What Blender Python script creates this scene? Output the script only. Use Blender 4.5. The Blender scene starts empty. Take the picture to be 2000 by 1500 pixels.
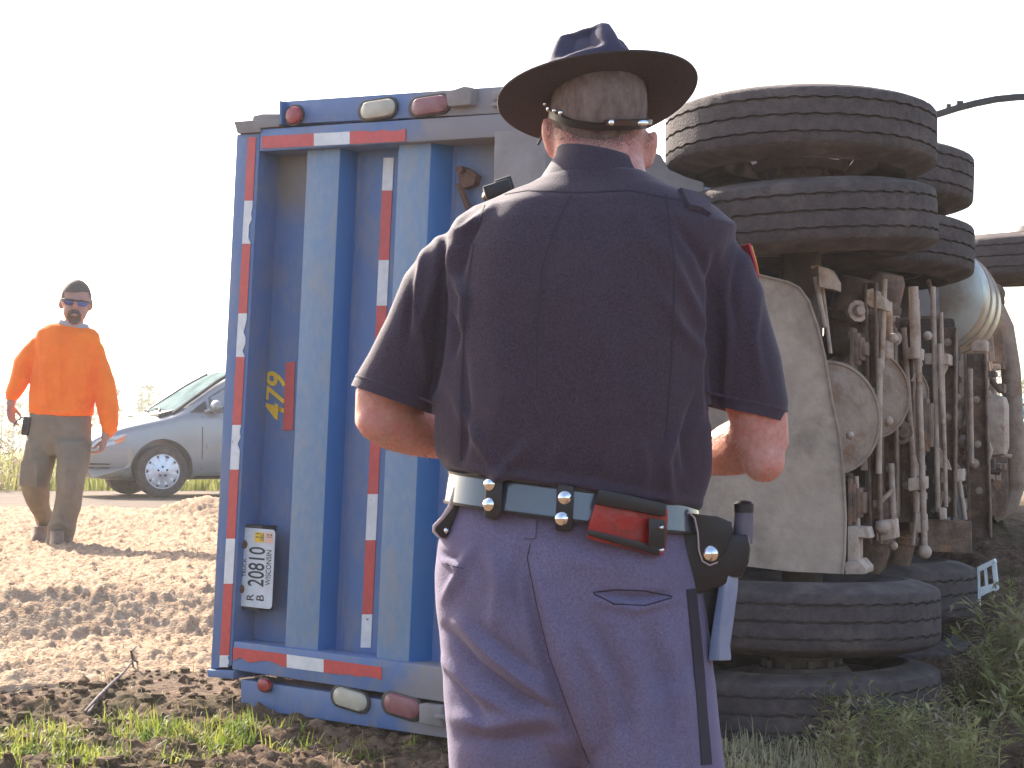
import bpy, bmesh, math, random
import numpy as np
from mathutils import Vector, Matrix, noise
from mathutils.bvhtree import BVHTree
from mathutils.geometry import tessellate_polygon

random.seed(7)
SC = bpy.context.scene
COL = SC.collection
R = math.radians

# ------------------------------------------------------------------ camera, sky, sun, exposure
F = 3600.0                                   # focal length in pixels of a 2000 px wide picture
CAM = Vector((0.0, 0.0, 1.2))
PITCH = math.atan(120.0 / F)
cam_d = bpy.data.cameras.new("camera")
cam_d.sensor_width = 36.0
cam_d.lens = F / 2000.0 * 36.0
cam_d.clip_start = 0.05
cam_d.clip_end = 6000.0
cam = bpy.data.objects.new("camera", cam_d)
COL.objects.link(cam)
cam.location = CAM
cam.rotation_euler = (R(90) + PITCH, 0, 0)
SC.camera = cam

SUN_AZ = 34.0        # degrees left of the view direction
SUN_EL = 33.0
world = bpy.data.worlds.new("World")
SC.world = world
world.use_nodes = True
wn = world.node_tree.nodes
sky = wn.new("ShaderNodeTexSky")
sky.sky_type = 'NISHITA'
sky.sun_disc = False
sky.sun_elevation = R(SUN_EL)
sky.sun_rotation = R(-SUN_AZ)
sky.dust_density = 3.0
sky.air_density = 1.0
bg = wn["Background"]
bg.inputs["Strength"].default_value = 0.14
world.node_tree.links.new(sky.outputs[0], bg.inputs[0])

sd = bpy.data.lights.new("sun", 'SUN')
sd.energy = 4.6
sd.angle = R(0.5)
sd.color = (1.0, 0.93, 0.82)
sun = bpy.data.objects.new("sun", sd)
COL.objects.link(sun)
sun_dir = Vector((-math.sin(R(SUN_AZ)) * math.cos(R(SUN_EL)), math.cos(R(SUN_AZ)) * math.cos(R(SUN_EL)), math.sin(R(SUN_EL))))
sun.rotation_euler = sun_dir.to_track_quat('Z', 'Y').to_euler()
sun.location = sun_dir * 60

SC.view_settings.view_transform = 'Standard'
SC.view_settings.look = 'None'
SC.view_settings.exposure = 1.64
SC.view_settings.gamma = 1.0
SC.view_settings.use_curve_mapping = False
SC.cycles.use_denoising = True
SC.cycles.max_bounces = 8
SC.cycles.diffuse_bounces = 4
SC.cycles.volume_bounces = 1
SC.cycles.transparent_max_bounces = 16

# ------------------------------------------------------------------ helpers
_f = Vector((0, math.cos(PITCH), math.sin(PITCH)))
_u = Vector((0, -math.sin(PITCH), math.cos(PITCH)))

def ray(px, py):
    return Vector((1, 0, 0)) * ((px - 1000) / F) + _u * ((750 - py) / F) + _f

def at(px, py, Y):
    """world point at depth Y seen at a place of the photograph (used while measuring it)"""
    d = ray(px, py)
    return CAM + d * (Y / d.y)

def sstep(a, b, t):
    t = max(0.0, min(1.0, (t - a) / (b - a)))
    return t * t * (3 - 2 * t)

def lerp(a, b, t):
    return a + (b - a) * t

def interp(tab, x):
    if x <= tab[0][0]:
        return tab[0][1]
    for (x0, y0), (x1, y1) in zip(tab, tab[1:]):
        if x <= x1:
            return y0 + (y1 - y0) * (x - x0) / (x1 - x0)
    return tab[-1][1]

def tag(o, label=None, cat=None, group=None, kind=None):
    if label: o["label"] = label
    if cat: o["category"] = cat
    if group: o["group"] = group
    if kind: o["kind"] = kind
    return o

def empty(name, loc):
    o = bpy.data.objects.new(name, None)
    COL.objects.link(o)
    o.location = loc
    o.empty_display_size = 0.1
    return o

def inv_of(parent):
    return Matrix.Translation(-Vector(parent.location))

def link(name, me, mat=None, parent=None, smooth=False):
    o = bpy.data.objects.new(name, me)
    COL.objects.link(o)
    if mat is not None and not me.materials:
        me.materials.append(mat)
    if smooth:
        me.polygons.foreach_set("use_smooth", [True] * len(me.polygons))
    if parent is not None:
        o.parent = parent
        o.matrix_parent_inverse = inv_of(parent)
    return o

def copy_thing(o, parent=None):
    c = o.copy()
    COL.objects.link(c)
    if parent is not None:
        c.parent = parent
    for ch in [x for x in bpy.data.objects if x.parent == o]:
        copy_thing(ch, c)
    return c

class MB:
    """collects simple shapes and links them as one mesh object"""
    def __init__(self):
        self.v = []
        self.f = []
    def add(self, vs, fs):
        n = len(self.v)
        self.v += [tuple(p) for p in vs]
        self.f += [tuple(i + n for i in f) for f in fs]
        return self
    def box(self, c, size, M=None, taper=1.0):
        c = Vector(c)
        sx, sy, sz = size[0] / 2, size[1] / 2, size[2] / 2
        P = []
        for z in (-1, 1):
            k = taper if z > 0 else 1.0
            for x, y in ((-1, -1), (1, -1), (1, 1), (-1, 1)):
                p = Vector((x * sx * k, y * sy * k, z * sz))
                P.append(c + (M @ p if M is not None else p))
        return self.add(P, [(3, 2, 1, 0), (4, 5, 6, 7), (0, 1, 5, 4), (1, 2, 6, 5), (2, 3, 7, 6), (3, 0, 4, 7)])
    def tube(self, pts, r, seg=10, cap=True):
        pts = [Vector(p) for p in pts]
        rs = r if isinstance(r, (list, tuple)) else [r] * len(pts)
        rings = []
        prev = None
        for i, p in enumerate(pts):
            t = (pts[min(i + 1, len(pts) - 1)] - pts[max(i - 1, 0)])
            if t.length < 1e-9: t = Vector((0, 0, 1))
            t.normalize()
            if prev is None:
                a = t.cross(Vector((0, 0, 1)))
                if a.length < 1e-3: a = t.cross(Vector((0, 1, 0)))
            else:
                a = prev - t * prev.dot(t)
            a.normalize()
            prev = a
            b = t.cross(a)
            rings.append([p + (a * math.cos(2 * math.pi * k / seg) + b * math.sin(2 * math.pi * k / seg)) * rs[i] for k in range(seg)])
        return self.loft(rings, cap)
    def loft(self, rings, cap=True, closed=True):
        n = len(rings[0])
        V = [p for r_ in rings for p in r_]
        Fs = []
        for i in range(len(rings) - 1):
            for k in range(n if closed else n - 1):
                k2 = (k + 1) % n
                Fs.append((i * n + k, i * n + k2, (i + 1) * n + k2, (i + 1) * n + k))
        if cap:
            Fs.append(tuple(range(n - 1, -1, -1)))
            m = (len(rings) - 1) * n
            Fs.append(tuple(m + k for k in range(n)))
        return self.add(V, Fs)
    def prism(self, front, back):
        """front/back: matching outlines"""
        n = len(front)
        V = list(front) + list(back)
        Fs = [(i, (i + 1) % n, n + (i + 1) % n, n + i) for i in range(n)]
        tri = tessellate_polygon([[Vector(p) for p in front]])
        for t in tri:
            Fs.append(tuple(t))
            Fs.append((n + t[2], n + t[1], n + t[0]))
        return self.add(V, Fs)
    def revolve(self, prof, c, axis, seg=48, a0=None):
        """prof: (radius, height along axis)"""
        c = Vector(c); ax = Vector(axis).normalized()
        a = ax.cross(Vector((0, 0, 1)))
        if a.length < 1e-3: a = Vector((1, 0, 0))
        a.normalize(); b = ax.cross(a)
        rings = []
        for r_, h in prof:
            rings.append([c + ax * h + (a * math.cos(2 * math.pi * k / seg) + b * math.sin(2 * math.pi * k / seg)) * max(r_, 1e-4) for k in range(seg)])
        return self.loft(rings, cap=False)
    def ellipsoid(self, c, rad, M=None, nu=24, nv=14):
        c = Vector(c)
        rings = []
        for j in range(nv + 1):
            t = -math.pi / 2 + math.pi * j / nv
            ct = max(math.cos(t), 0.02)
            ring = []
            for k in range(nu):
                a = 2 * math.pi * k / nu
                p = Vector((rad[0] * ct * math.cos(a), rad[1] * ct * math.sin(a), rad[2] * math.sin(t)))
                ring.append(c + (M @ p if M is not None else p))
            rings.append(ring)
        return self.loft(rings)
    def mesh(self, name, recalc=True):
        me = bpy.data.meshes.new(name)
        me.from_pydata(self.v, [], self.f)
        if recalc:
            bm = bmesh.new(); bm.from_mesh(me)
            bmesh.ops.recalc_face_normals(bm, faces=bm.faces)
            bm.to_mesh(me); bm.free()
        me.update()
        return me
    def build(self, name, mat, parent=None, smooth=False, bevel=0, angle=None):
        me = self.mesh(name)
        if bevel:
            bm = bmesh.new(); bm.from_mesh(me)
            ed = [e for e in bm.edges if len(e.link_faces) == 2 and e.calc_face_angle(0) > 0.6]
            bmesh.ops.bevel(bm, geom=ed, offset=bevel, segments=2, affect='EDGES', profile=0.6, clamp_overlap=True)
            bm.to_mesh(me); bm.free()
        o = link(name, me, mat, parent)
        if smooth:
            me.shade_smooth() if hasattr(me, "shade_smooth") else None
            me.set_sharp_from_angle(angle=R(38) if angle is None else angle)
        return o

def apply_mods(o):
    dg = bpy.context.evaluated_depsgraph_get()
    me = bpy.data.meshes.new_from_object(o.evaluated_get(dg))
    return me

def remeshed(mb, name, voxel, smooth=6, fac=0.5):
    """union of overlapping closed shapes as ONE continuous surface"""
    me = mb.mesh(name)
    o = bpy.data.objects.new("tmp", me)
    COL.objects.link(o)
    m = o.modifiers.new("r", 'REMESH'); m.mode = 'VOXEL'; m.voxel_size = voxel; m.use_smooth_shade = True
    if smooth:
        s = o.modifiers.new("s", 'SMOOTH'); s.iterations = smooth; s.factor = fac
    out = apply_mods(o)
    out.name = name
    bpy.data.objects.remove(o)
    bpy.data.meshes.remove(me)
    out.polygons.foreach_set("use_smooth", [True] * len(out.polygons))
    return out

def coords(me):
    a = np.empty(len(me.vertices) * 3); me.vertices.foreach_get("co", a); return a.reshape(-1, 3)
def normals(me):
    a = np.empty(len(me.vertices) * 3); me.vertices.foreach_get("normal", a); return a.reshape(-1, 3)
def set_coords(me, a):
    me.vertices.foreach_set("co", np.ascontiguousarray(a).ravel()); me.update()

def to_px(a):
    """numpy world points -> places of the photograph"""
    d = a - np.array(CAM)
    f = d[:, 1] * math.cos(PITCH) + d[:, 2] * math.sin(PITCH)
    u = -d[:, 1] * math.sin(PITCH) + d[:, 2] * math.cos(PITCH)
    return 1000 + F * d[:, 0] / f, 750 - F * u / f

def seg_dist(px, py, pl):
    """distance of points to a polyline and the position along it (0..1)"""
    best = np.full(px.shape, 1e9); tt = np.zeros(px.shape)
    n = len(pl) - 1
    for i in range(n):
        x0, y0 = pl[i]; x1, y1 = pl[i + 1]
        dx, dy = x1 - x0, y1 - y0
        t = np.clip(((px - x0) * dx + (py - y0) * dy) / (dx * dx + dy * dy), 0, 1)
        d = np.hypot(px - x0 - t * dx, py - y0 - t * dy)
        m = d < best
        best[m] = d[m]; tt[m] = (i + t[m]) / n
    return best, tt

def crease(me, folds, wrinkle=None, facing=-0.05):
    """cloth folds: (polyline, width px, height m) pushed along the normal on the side that faces the road"""
    a = coords(me); nr = normals(me)
    px, py = to_px(a)
    k = np.clip((-nr[:, 1] - facing) / 0.3, 0, 1)
    disp = np.zeros(len(a))
    for pl, w, h in folds:
        d, t = seg_dist(px, py, pl)
        disp += h * np.exp(-(d / w) ** 2) * np.sin(np.pi * np.clip(t * 0.9 + 0.05, 0, 1)) ** 0.6 * k
    if wrinkle:
        for (sx, sy, sz, amp, off) in wrinkle:
            disp += amp * np.array([noise.noise((p[0] * sx + off, p[1] * sy, p[2] * sz + off)) for p in a])
    set_coords(me, a + nr * disp[:, None])

# ------------------------------------------------------------------ materials
def mat(name, c, rough=0.6, c2=None, scale=6.0, detail=6.0, lo=0.35, hi=0.65, bump=0.0, bscale=60.0, metal=0.0,
        spec=0.5, c3=None, scale3=2.0, lo3=0.5, hi3=0.7, sheen=0.0, stretch=None, sss=0.0, coat=0.0, trans=0.0, alpha=1.0, bdist=0.01, rough2=None, stains=()):
    m = bpy.data.materials.new(name)
    m.use_nodes = True
    nt = m.node_tree
    N, L = nt.nodes, nt.links
    b = N["Principled BSDF"]
    b.inputs["Roughness"].default_value = rough
    b.inputs["Metallic"].default_value = metal
    b.inputs["Specular IOR Level"].default_value = spec
    b.inputs["Base Color"].default_value = (*c, 1)
    if sheen:
        b.inputs["Sheen Weight"].default_value = sheen
        b.inputs["Sheen Roughness"].default_value = 0.38
        b.inputs["Sheen Tint"].default_value = (1.0, 0.90, 0.95, 1)
    if sss:
        b.inputs["Subsurface Weight"].default_value = sss
        b.inputs["Subsurface Radius"].default_value = (1.0, 0.25, 0.12)
        b.inputs["Subsurface Scale"].default_value = 0.022
    if coat:
        b.inputs["Coat Weight"].default_value = coat
        b.inputs["Coat Roughness"].default_value = 0.1
    if trans:
        b.inputs["Transmission Weight"].default_value = trans
    if alpha < 1:
        b.inputs["Alpha"].default_value = alpha
    tc = N.new("ShaderNodeTexCoord")
    src = tc.outputs["Object"]
    if stretch:
        mp = N.new("ShaderNodeMapping"); mp.inputs["Scale"].default_value = stretch
        L.new(src, mp.inputs[0]); src = mp.outputs[0]
    col = None
    if c2 is not None:
        n1 = N.new("ShaderNodeTexNoise"); n1.inputs["Scale"].default_value = scale; n1.inputs["Detail"].default_value = detail
        n1.inputs["Roughness"].default_value = 0.65
        L.new(src, n1.inputs["Vector"])
        mr = N.new("ShaderNodeMapRange"); mr.inputs[1].default_value = lo; mr.inputs[2].default_value = hi
        L.new(n1.outputs[0], mr.inputs[0])
        mx = N.new("ShaderNodeMix"); mx.data_type = 'RGBA'
        mx.inputs[6].default_value = (*c, 1); mx.inputs[7].default_value = (*c2, 1)
        L.new(mr.outputs[0], mx.inputs[0])
        col = mx.outputs[2]
        if rough2 is not None:
            r2 = N.new("ShaderNodeMapRange"); r2.inputs[3].default_value = rough; r2.inputs[4].default_value = rough2
            L.new(mr.outputs[0], r2.inputs[0]); L.new(r2.outputs[0], b.inputs["Roughness"])
    if c3 is not None:
        n3 = N.new("ShaderNodeTexNoise"); n3.inputs["Scale"].default_value = scale3; n3.inputs["Detail"].default_value = 8; n3.inputs["Roughness"].default_value = 0.7
        L.new(src, n3.inputs["Vector"])
        mr3 = N.new("ShaderNodeMapRange"); mr3.inputs[1].default_value = lo3; mr3.inputs[2].default_value = hi3
        L.new(n3.outputs[0], mr3.inputs[0])
        mx3 = N.new("ShaderNodeMix"); mx3.data_type = 'RGBA'
        if col is not None: L.new(col, mx3.inputs[6])
        else: mx3.inputs[6].default_value = (*c, 1)
        mx3.inputs[7].default_value = (*c3, 1)
        L.new(mr3.outputs[0], mx3.inputs[0])
        col = mx3.outputs[2]
    for (kind, pos, rad, sc_) in stains:
        nS = N.new("ShaderNodeTexNoise"); nS.inputs["Scale"].default_value = 7; nS.inputs["Detail"].default_value = 6
        L.new(tc.outputs["Object"], nS.inputs["Vector"])
        if kind == 'x':
            sx = N.new("ShaderNodeSeparateXYZ"); L.new(tc.outputs["Object"], sx.inputs[0]); val = sx.outputs[0]
        else:
            vd = N.new("ShaderNodeVectorMath"); vd.operation = 'DISTANCE'; vd.inputs[1].default_value = pos
            L.new(tc.outputs["Object"], vd.inputs[0]); ng = N.new("ShaderNodeMath"); ng.operation = 'MULTIPLY'; ng.inputs[1].default_value = -1
            L.new(vd.outputs["Value"], ng.inputs[0]); val = ng.outputs[0]; pos = -rad; rad = rad * 0.8
        ad = N.new("ShaderNodeMath"); ad.operation = 'MULTIPLY_ADD'; ad.inputs[1].default_value = 0.35 * (1 if kind == 'x' else 0.5)
        L.new(nS.outputs[0], ad.inputs[0]); L.new(val, ad.inputs[2])
        sh_ = 0.175 if kind == 'x' else 0.0875
        mS = N.new("ShaderNodeMapRange"); mS.inputs[1].default_value = pos + sh_ - rad * .5; mS.inputs[2].default_value = pos + sh_ + rad * .5
        mS.inputs[4].default_value = 0.85
        L.new(ad.outputs[0], mS.inputs[0])
        mX = N.new("ShaderNodeMix"); mX.data_type = 'RGBA'
        if col is not None: L.new(col, mX.inputs[6])
        else: mX.inputs[6].default_value = (*c, 1)
        mX.inputs[7].default_value = (*sc_, 1)
        L.new(mS.outputs[0], mX.inputs[0]); col = mX.outputs[2]
    if col is not None:
        L.new(col, b.inputs["Base Color"])
    if bump:
        nb = N.new("ShaderNodeTexNoise"); nb.inputs["Scale"].default_value = bscale; nb.inputs["Detail"].default_value = 4
        L.new(src, nb.inputs["Vector"])
        bp = N.new("ShaderNodeBump"); bp.inputs["Strength"].default_value = bump; bp.inputs["Distance"].default_value = bdist
        L.new(nb.outputs[0], bp.inputs["Height"]); L.new(bp.outputs[0], b.inputs["Normal"])
    return m

M = {}
BLUE = dict(c=(0.072, 0.142, 0.325), rough=0.45, c2=(0.108, 0.168, 0.325), scale=4.0, c3=(0.205, 0.195, 0.205), scale3=7.0, lo3=0.46, hi3=0.78, bump=0.25, bscale=24, stretch=(1, 1, 0.6), rough2=0.62)
DUST = (0.26, 0.22, 0.205)
M['blue'] = mat("blue_paint", **BLUE)
M['blue_bar'] = mat("blue_paint_dusty_end", stains=(('x', -0.36, 0.10, DUST),), **BLUE)
M['blue_gate'] = mat("blue_gate_paint", stains=(('x', -0.10, 0.16, (0.16, 0.15, 0.17)), ('p', tuple(at(560, 318, 7.25)), 0.20, (0.21, 0.165, 0.12))), **BLUE)
M['blue_worn'] = mat("blue_scuffed_paint", (0.140, 0.232, 0.365), 0.55, (0.20, 0.262, 0.35), 40.0, c3=(0.26, 0.25, 0.26), scale3=8.0, lo3=0.48, hi3=0.78, bump=0.08, bscale=40, stretch=(1, 1, 0.5))  # rib tops: sky brightness put into the paint colour, with grey scuffs
M['blue_clean'] = mat("blue_clean_paint", (0.020, 0.145, 0.395), 0.4, (0.045, 0.165, 0.385), 4.0, bump=0.05, bscale=40, stretch=(1, 1, 0.5))  # rib slopes turned off the sky: their shade put into the colour
M['dusty_steel'] = mat("dusty_steel", (0.30, 0.26, 0.25), 0.8, (0.21, 0.18, 0.17), 5.0, c3=(0.12, 0.14, 0.22), scale3=3.0, lo3=0.62, hi3=0.72, bump=0.15, bscale=60)
M['flap'] = mat("dusty_flap", (0.36, 0.265, 0.20), 0.85, (0.46, 0.35, 0.265), 6.0, c3=(0.13, 0.098, 0.076), scale3=4.0, lo3=0.46, hi3=0.78, bump=0.5, bscale=30)
M['chassis'] = mat("dusty_chassis", (0.125, 0.072, 0.047), 0.8, (0.29, 0.185, 0.128), 14.0, lo=0.40, hi=0.70, c3=(0.34, 0.135, 0.05), scale3=7.0, lo3=0.54, hi3=0.70, bump=0.6, bscale=70)
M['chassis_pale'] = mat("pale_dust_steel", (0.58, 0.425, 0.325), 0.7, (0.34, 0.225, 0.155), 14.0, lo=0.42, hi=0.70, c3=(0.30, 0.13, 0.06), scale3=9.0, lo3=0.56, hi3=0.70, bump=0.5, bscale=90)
M['drum'] = mat("dusty_brake_drum", (0.36, 0.255, 0.185), 0.8, (0.22, 0.145, 0.10), 12.0, lo=0.42, hi=0.70, c3=(0.27, 0.125, 0.06), scale3=6.0, lo3=0.54, hi3=0.72, bump=0.5, bscale=80)
M['rubber'] = mat("tyre_rubber", (0.066, 0.049, 0.049), 0.85, (0.110, 0.083, 0.075), 30.0, lo=0.36, hi=0.66, c3=(0.20, 0.148, 0.115), scale3=5.0, lo3=0.54, hi3=0.84, bump=0.6, bscale=130, spec=0.25)
M['sidewall'] = mat("dusty_sidewall", (0.080, 0.060, 0.057), 0.9, (0.155, 0.118, 0.105), 9.0, lo=0.38, hi=0.66, c3=(0.26, 0.19, 0.145), scale3=5.0, lo3=0.56, hi3=0.8, bump=0.3, bscale=70, spec=0.2)
M['strap'] = mat("brown_strap", (0.085, 0.036, 0.026), 0.4, (0.06, 0.028, 0.022), 40)
M['black'] = mat("black_steel", (0.03, 0.028, 0.03), 0.6, (0.06, 0.05, 0.045), 10, bump=0.1)
M['rim'] = mat("dusty_rim", (0.16, 0.12, 0.10), 0.7, (0.26, 0.20, 0.17), 9, bump=0.1)
M['alu'] = mat("tank_metal", (0.50, 0.52, 0.50), 0.38, (0.36, 0.34, 0.30), 4.0, metal=0.75, c3=(0.32, 0.24, 0.18), scale3=3, lo3=0.5, hi3=0.7, bump=0.05)
M['red_tape'] = mat("red_tape", (0.58, 0.055, 0.05), 0.4, (0.48, 0.045, 0.045), 30, c3=(0.12, 0.09, 0.11), scale3=22, lo3=0.70, hi3=0.74, spec=0.6)
M['white_tape'] = mat("white_tape", (0.72, 0.70, 0.70), 0.4, (0.60, 0.58, 0.57), 20, c3=(0.10, 0.09, 0.09), scale3=30, lo3=0.64, hi3=0.70, spec=0.6)
M['red_lens'] = mat("red_lens", (0.30, 0.02, 0.025), 0.25, (0.36, 0.05, 0.045), 9, spec=0.6)
M['maroon_lens'] = mat("maroon_lens", (0.22, 0.055, 0.07), 0.35, (0.28, 0.11, 0.11), 12, spec=0.6)
M['cream_lens'] = mat("cream_lens", (0.50, 0.44, 0.34), 0.35, (0.42, 0.37, 0.28), 14, spec=0.6)
M['plate'] = mat("plate_white", (0.62, 0.62, 0.64), 0.45, (0.52, 0.52, 0.54), 20)
M['ink'] = mat("plate_ink", (0.03, 0.03, 0.04), 0.5)
M['yellow'] = mat("yellow_sticker", (0.80, 0.48, 0.03), 0.5)
M['orange_sticker'] = mat("pale_orange_sticker", (0.75, 0.42, 0.30), 0.5)
M['yellow_paint'] = mat("yellow_number", (0.85, 0.52, 0.03), 0.5, (0.75, 0.44, 0.03), 40)
M['rust'] = mat("rusty_bolt", (0.16, 0.07, 0.045), 0.8, (0.09, 0.04, 0.03), 60)
M['shirt'] = mat("navy_shirt_cloth", (0.030, 0.0185, 0.031), 0.8, (0.064, 0.041, 0.060), 300.0, detail=2.0, lo=0.30, hi=0.70, bump=0.3, bscale=360, sheen=0.2, spec=0.3, bdist=0.004, c3=(0.062, 0.040, 0.052), scale3=9.0, lo3=0.50, hi3=0.85)
M['pants'] = mat("slate_trouser_cloth", (0.125, 0.103, 0.172), 0.9, (0.205, 0.170, 0.262), 280.0, detail=2.0, lo=0.30, hi=0.70, bump=0.35, bscale=330, sheen=0.15, spec=0.25, bdist=0.004, c3=(0.135, 0.100, 0.150), scale3=5.0, lo3=0.45, hi3=0.80)
M['stripe'] = mat("trouser_stripe", (0.028, 0.018, 0.028), 0.8, bump=0.1, bscale=300)
M['hat'] = mat("hat_felt", (0.036, 0.026, 0.029), 0.9, (0.068, 0.050, 0.052), 320, detail=2.0, lo=0.3, hi=0.7, bump=0.3, bscale=260, sheen=0.16, spec=0.25, bdist=0.004)
M['hat_top'] = mat("hat_felt_blue", (0.040, 0.036, 0.066), 0.85, (0.052, 0.045, 0.078), 14, bump=0.3, bscale=260, sheen=0.2, spec=0.3, bdist=0.004)
M['grease'] = mat("greasy_steel", (0.045, 0.027, 0.019), 0.7, (0.12, 0.072, 0.047), 8, bump=0.4, bscale=60)  # undercarriage shade put into a darker steel; some pipes and clamps share it
M['skin'] = mat("sunburnt_skin", (0.54, 0.215, 0.165), 0.5, (0.70, 0.35, 0.28), 90, lo=0.3, hi=0.7, c3=(0.52, 0.125, 0.10), scale3=14, lo3=0.48, hi3=0.75, sss=0.4, bump=0.25, bscale=220, bdist=0.004, spec=0.35)
M['hair'] = mat("grey_brown_hair", (0.15, 0.095, 0.080), 0.8, (0.27, 0.20, 0.175), 60, stretch=(1, 1, 0.4), bump=0.5, bscale=300, spec=0.2)
M['leather'] = mat("black_leather", (0.016, 0.011, 0.012), 0.38, (0.026, 0.017, 0.016), 30, bump=0.06, bscale=220, spec=0.4)
M['gloss'] = mat("patent_leather", (0.04, 0.04, 0.052), 0.16, (0.055, 0.055, 0.066), 12, spec=0.8, coat=0.8)
M['red_leather'] = mat("red_pouch_leather", (0.36, 0.012, 0.01), 0.3, (0.10, 0.012, 0.012), 22, lo=0.5, hi=0.68, bump=0.2, bscale=60, spec=0.6)
M['chrome'] = mat("chrome_snap", (0.85, 0.83, 0.80), 0.12, metal=1.0)
M['grey_plastic'] = mat("grey_grip", (0.11, 0.09, 0.12), 0.6, (0.14, 0.11, 0.14), 40, bump=0.1)
M['blue_gloss'] = mat("steel_blue_baton", (0.16, 0.20, 0.33), 0.25, (0.24, 0.27, 0.36), 14, spec=0.7, coat=0.5)  # blue reflection on the glossy sheath put into its base colour
M['stitch'] = mat("pale_edge_stitch", (0.48, 0.36, 0.34), 0.6)
M['patch_red'] = mat("patch_red", (0.55, 0.04, 0.06), 0.7)
M['patch_yellow'] = mat("patch_yellow", (0.75, 0.6, 0.12), 0.7)
M['orange'] = mat("orange_sweatshirt", (0.97, 0.200, 0.016), 0.9, (0.88, 0.155, 0.012), 8, bump=0.2, bscale=120, sheen=0.1, spec=0.25)
M['work_pants'] = mat("olive_work_trousers", (0.175, 0.140, 0.102), 0.9, (0.225, 0.182, 0.135), 8, bump=0.2, bscale=150, spec=0.2)
M['boots'] = mat("tan_boots", (0.16, 0.10, 0.07), 0.75, (0.26, 0.18, 0.12), 14)
M['skin_dark'] = mat("tanned_skin", (0.36, 0.175, 0.125), 0.5, (0.42, 0.21, 0.15), 20, sss=0.15)
M['arm_hair'] = mat("pale_arm_hair", (0.42, 0.26, 0.18), 0.5)
M['dark_hair'] = mat("dark_cropped_hair", (0.085, 0.055, 0.043), 0.8, (0.13, 0.09, 0.07), 80, bump=0.3, bscale=300)
M['lens_blue'] = mat("blue_sunglass_lens", (0.035, 0.03, 0.16), 0.12, spec=0.8)
M['shirt_grey'] = mat("grey_undershirt", (0.35, 0.36, 0.38), 0.9)
M['van'] = mat("silver_car_paint", (0.295, 0.295, 0.305), 0.34, (0.27, 0.265, 0.265), 3, metal=0.3, coat=0.4)
M['van_low'] = mat("beige_bumper_paint", (0.40, 0.345, 0.29), 0.45, (0.34, 0.29, 0.245), 4, metal=0.1)
M['glass'] = mat("car_glass", (0.035, 0.05, 0.055), 0.04, spec=0.9, coat=1.0)
M['windscreen'] = mat("windscreen_glass", (0.22, 0.275, 0.265), 0.9, (0.11, 0.15, 0.15), 2.5, spec=0.0)
M['trim'] = mat("black_trim", (0.035, 0.033, 0.033), 0.6)
M['hubcap'] = mat("silver_hubcap", (0.62, 0.63, 0.68), 0.3, (0.52, 0.53, 0.57), 20, metal=0.5)
M['lamp_glass'] = mat("lamp_glass", (0.62, 0.60, 0.58), 0.12, (0.45, 0.44, 0.44), 20, spec=0.8, coat=1.0)
M['amber'] = mat("amber_lens", (0.75, 0.20, 0.05), 0.2, spec=0.8)
M['teal_paint'] = mat("teal_car_paint", (0.10, 0.36, 0.40), 0.35, coat=0.5)
M['white_paint'] = mat("white_frame_paint", (0.70, 0.72, 0.70), 0.5, (0.55, 0.56, 0.54), 12)
M['bark'] = mat("dead_wood", (0.085, 0.055, 0.045), 0.9, (0.20, 0.155, 0.14), 30, bump=0.5, bscale=80)
# ------------------------------------------------------------------ ground materials
def ground_mat():
    m = bpy.data.materials.new("soil"); m.use_nodes = True
    N, L = m.node_tree.nodes, m.node_tree.links
    b = N["Principled BSDF"]; b.inputs["Roughness"].default_value = 0.95; b.inputs["Specular IOR Level"].default_value = 0.15
    tc = N.new("ShaderNodeTexCoord")
    def nz(scale, det=8, rough=0.65):
        n = N.new("ShaderNodeTexNoise"); n.inputs["Scale"].default_value = scale; n.inputs["Detail"].default_value = det; n.inputs["Roughness"].default_value = rough
        L.new(tc.outputs["Object"], n.inputs["Vector"]); return n.outputs[0]
    def mr(s, a, c, lo=0, hi=1):
        r = N.new("ShaderNodeMapRange"); r.inputs[1].default_value = a; r.inputs[2].default_value = c
        r.inputs[3].default_value = lo; r.inputs[4].default_value = hi; L.new(s, r.inputs[0]); return r.outputs[0]
    def mix(f, a, c):
        x = N.new("ShaderNodeMix"); x.data_type = 'RGBA'; L.new(f, x.inputs[0])
        for i, v in ((6, a), (7, c)):
            if isinstance(v, tuple): x.inputs[i].default_value = (*v, 1)
            else: L.new(v, x.inputs[i])
        return x.outputs[2]
    soil = mix(mr(nz(9), 0.38, 0.66), (0.070, 0.040, 0.025), (0.185, 0.115, 0.072))
    soil = mix(mr(nz(38, 5), 0.52, 0.66), soil, (0.24, 0.155, 0.095))
    soil = mix(mr(nz(3.1), 0.5, 0.66), soil, (0.075, 0.055, 0.024))
    field = mix(mr(nz(0.25), 0.35, 0.65), (0.16, 0.19, 0.05), (0.30, 0.27, 0.10))
    sx = N.new("ShaderNodeSeparateXYZ"); L.new(tc.outputs["Object"], sx.inputs[0])
    c = mix(mr(sx.outputs[1], 24.5, 27.0), soil, field)
    L.new(c, b.inputs["Base Color"])
    bp = N.new("ShaderNodeBump"); bp.inputs["Strength"].default_value = 0.6; bp.inputs["Distance"].default_value = 0.02
    L.new(nz(55, 5), bp.inputs["Height"]); L.new(bp.outputs[0], b.inputs["Normal"])
    return m

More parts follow.
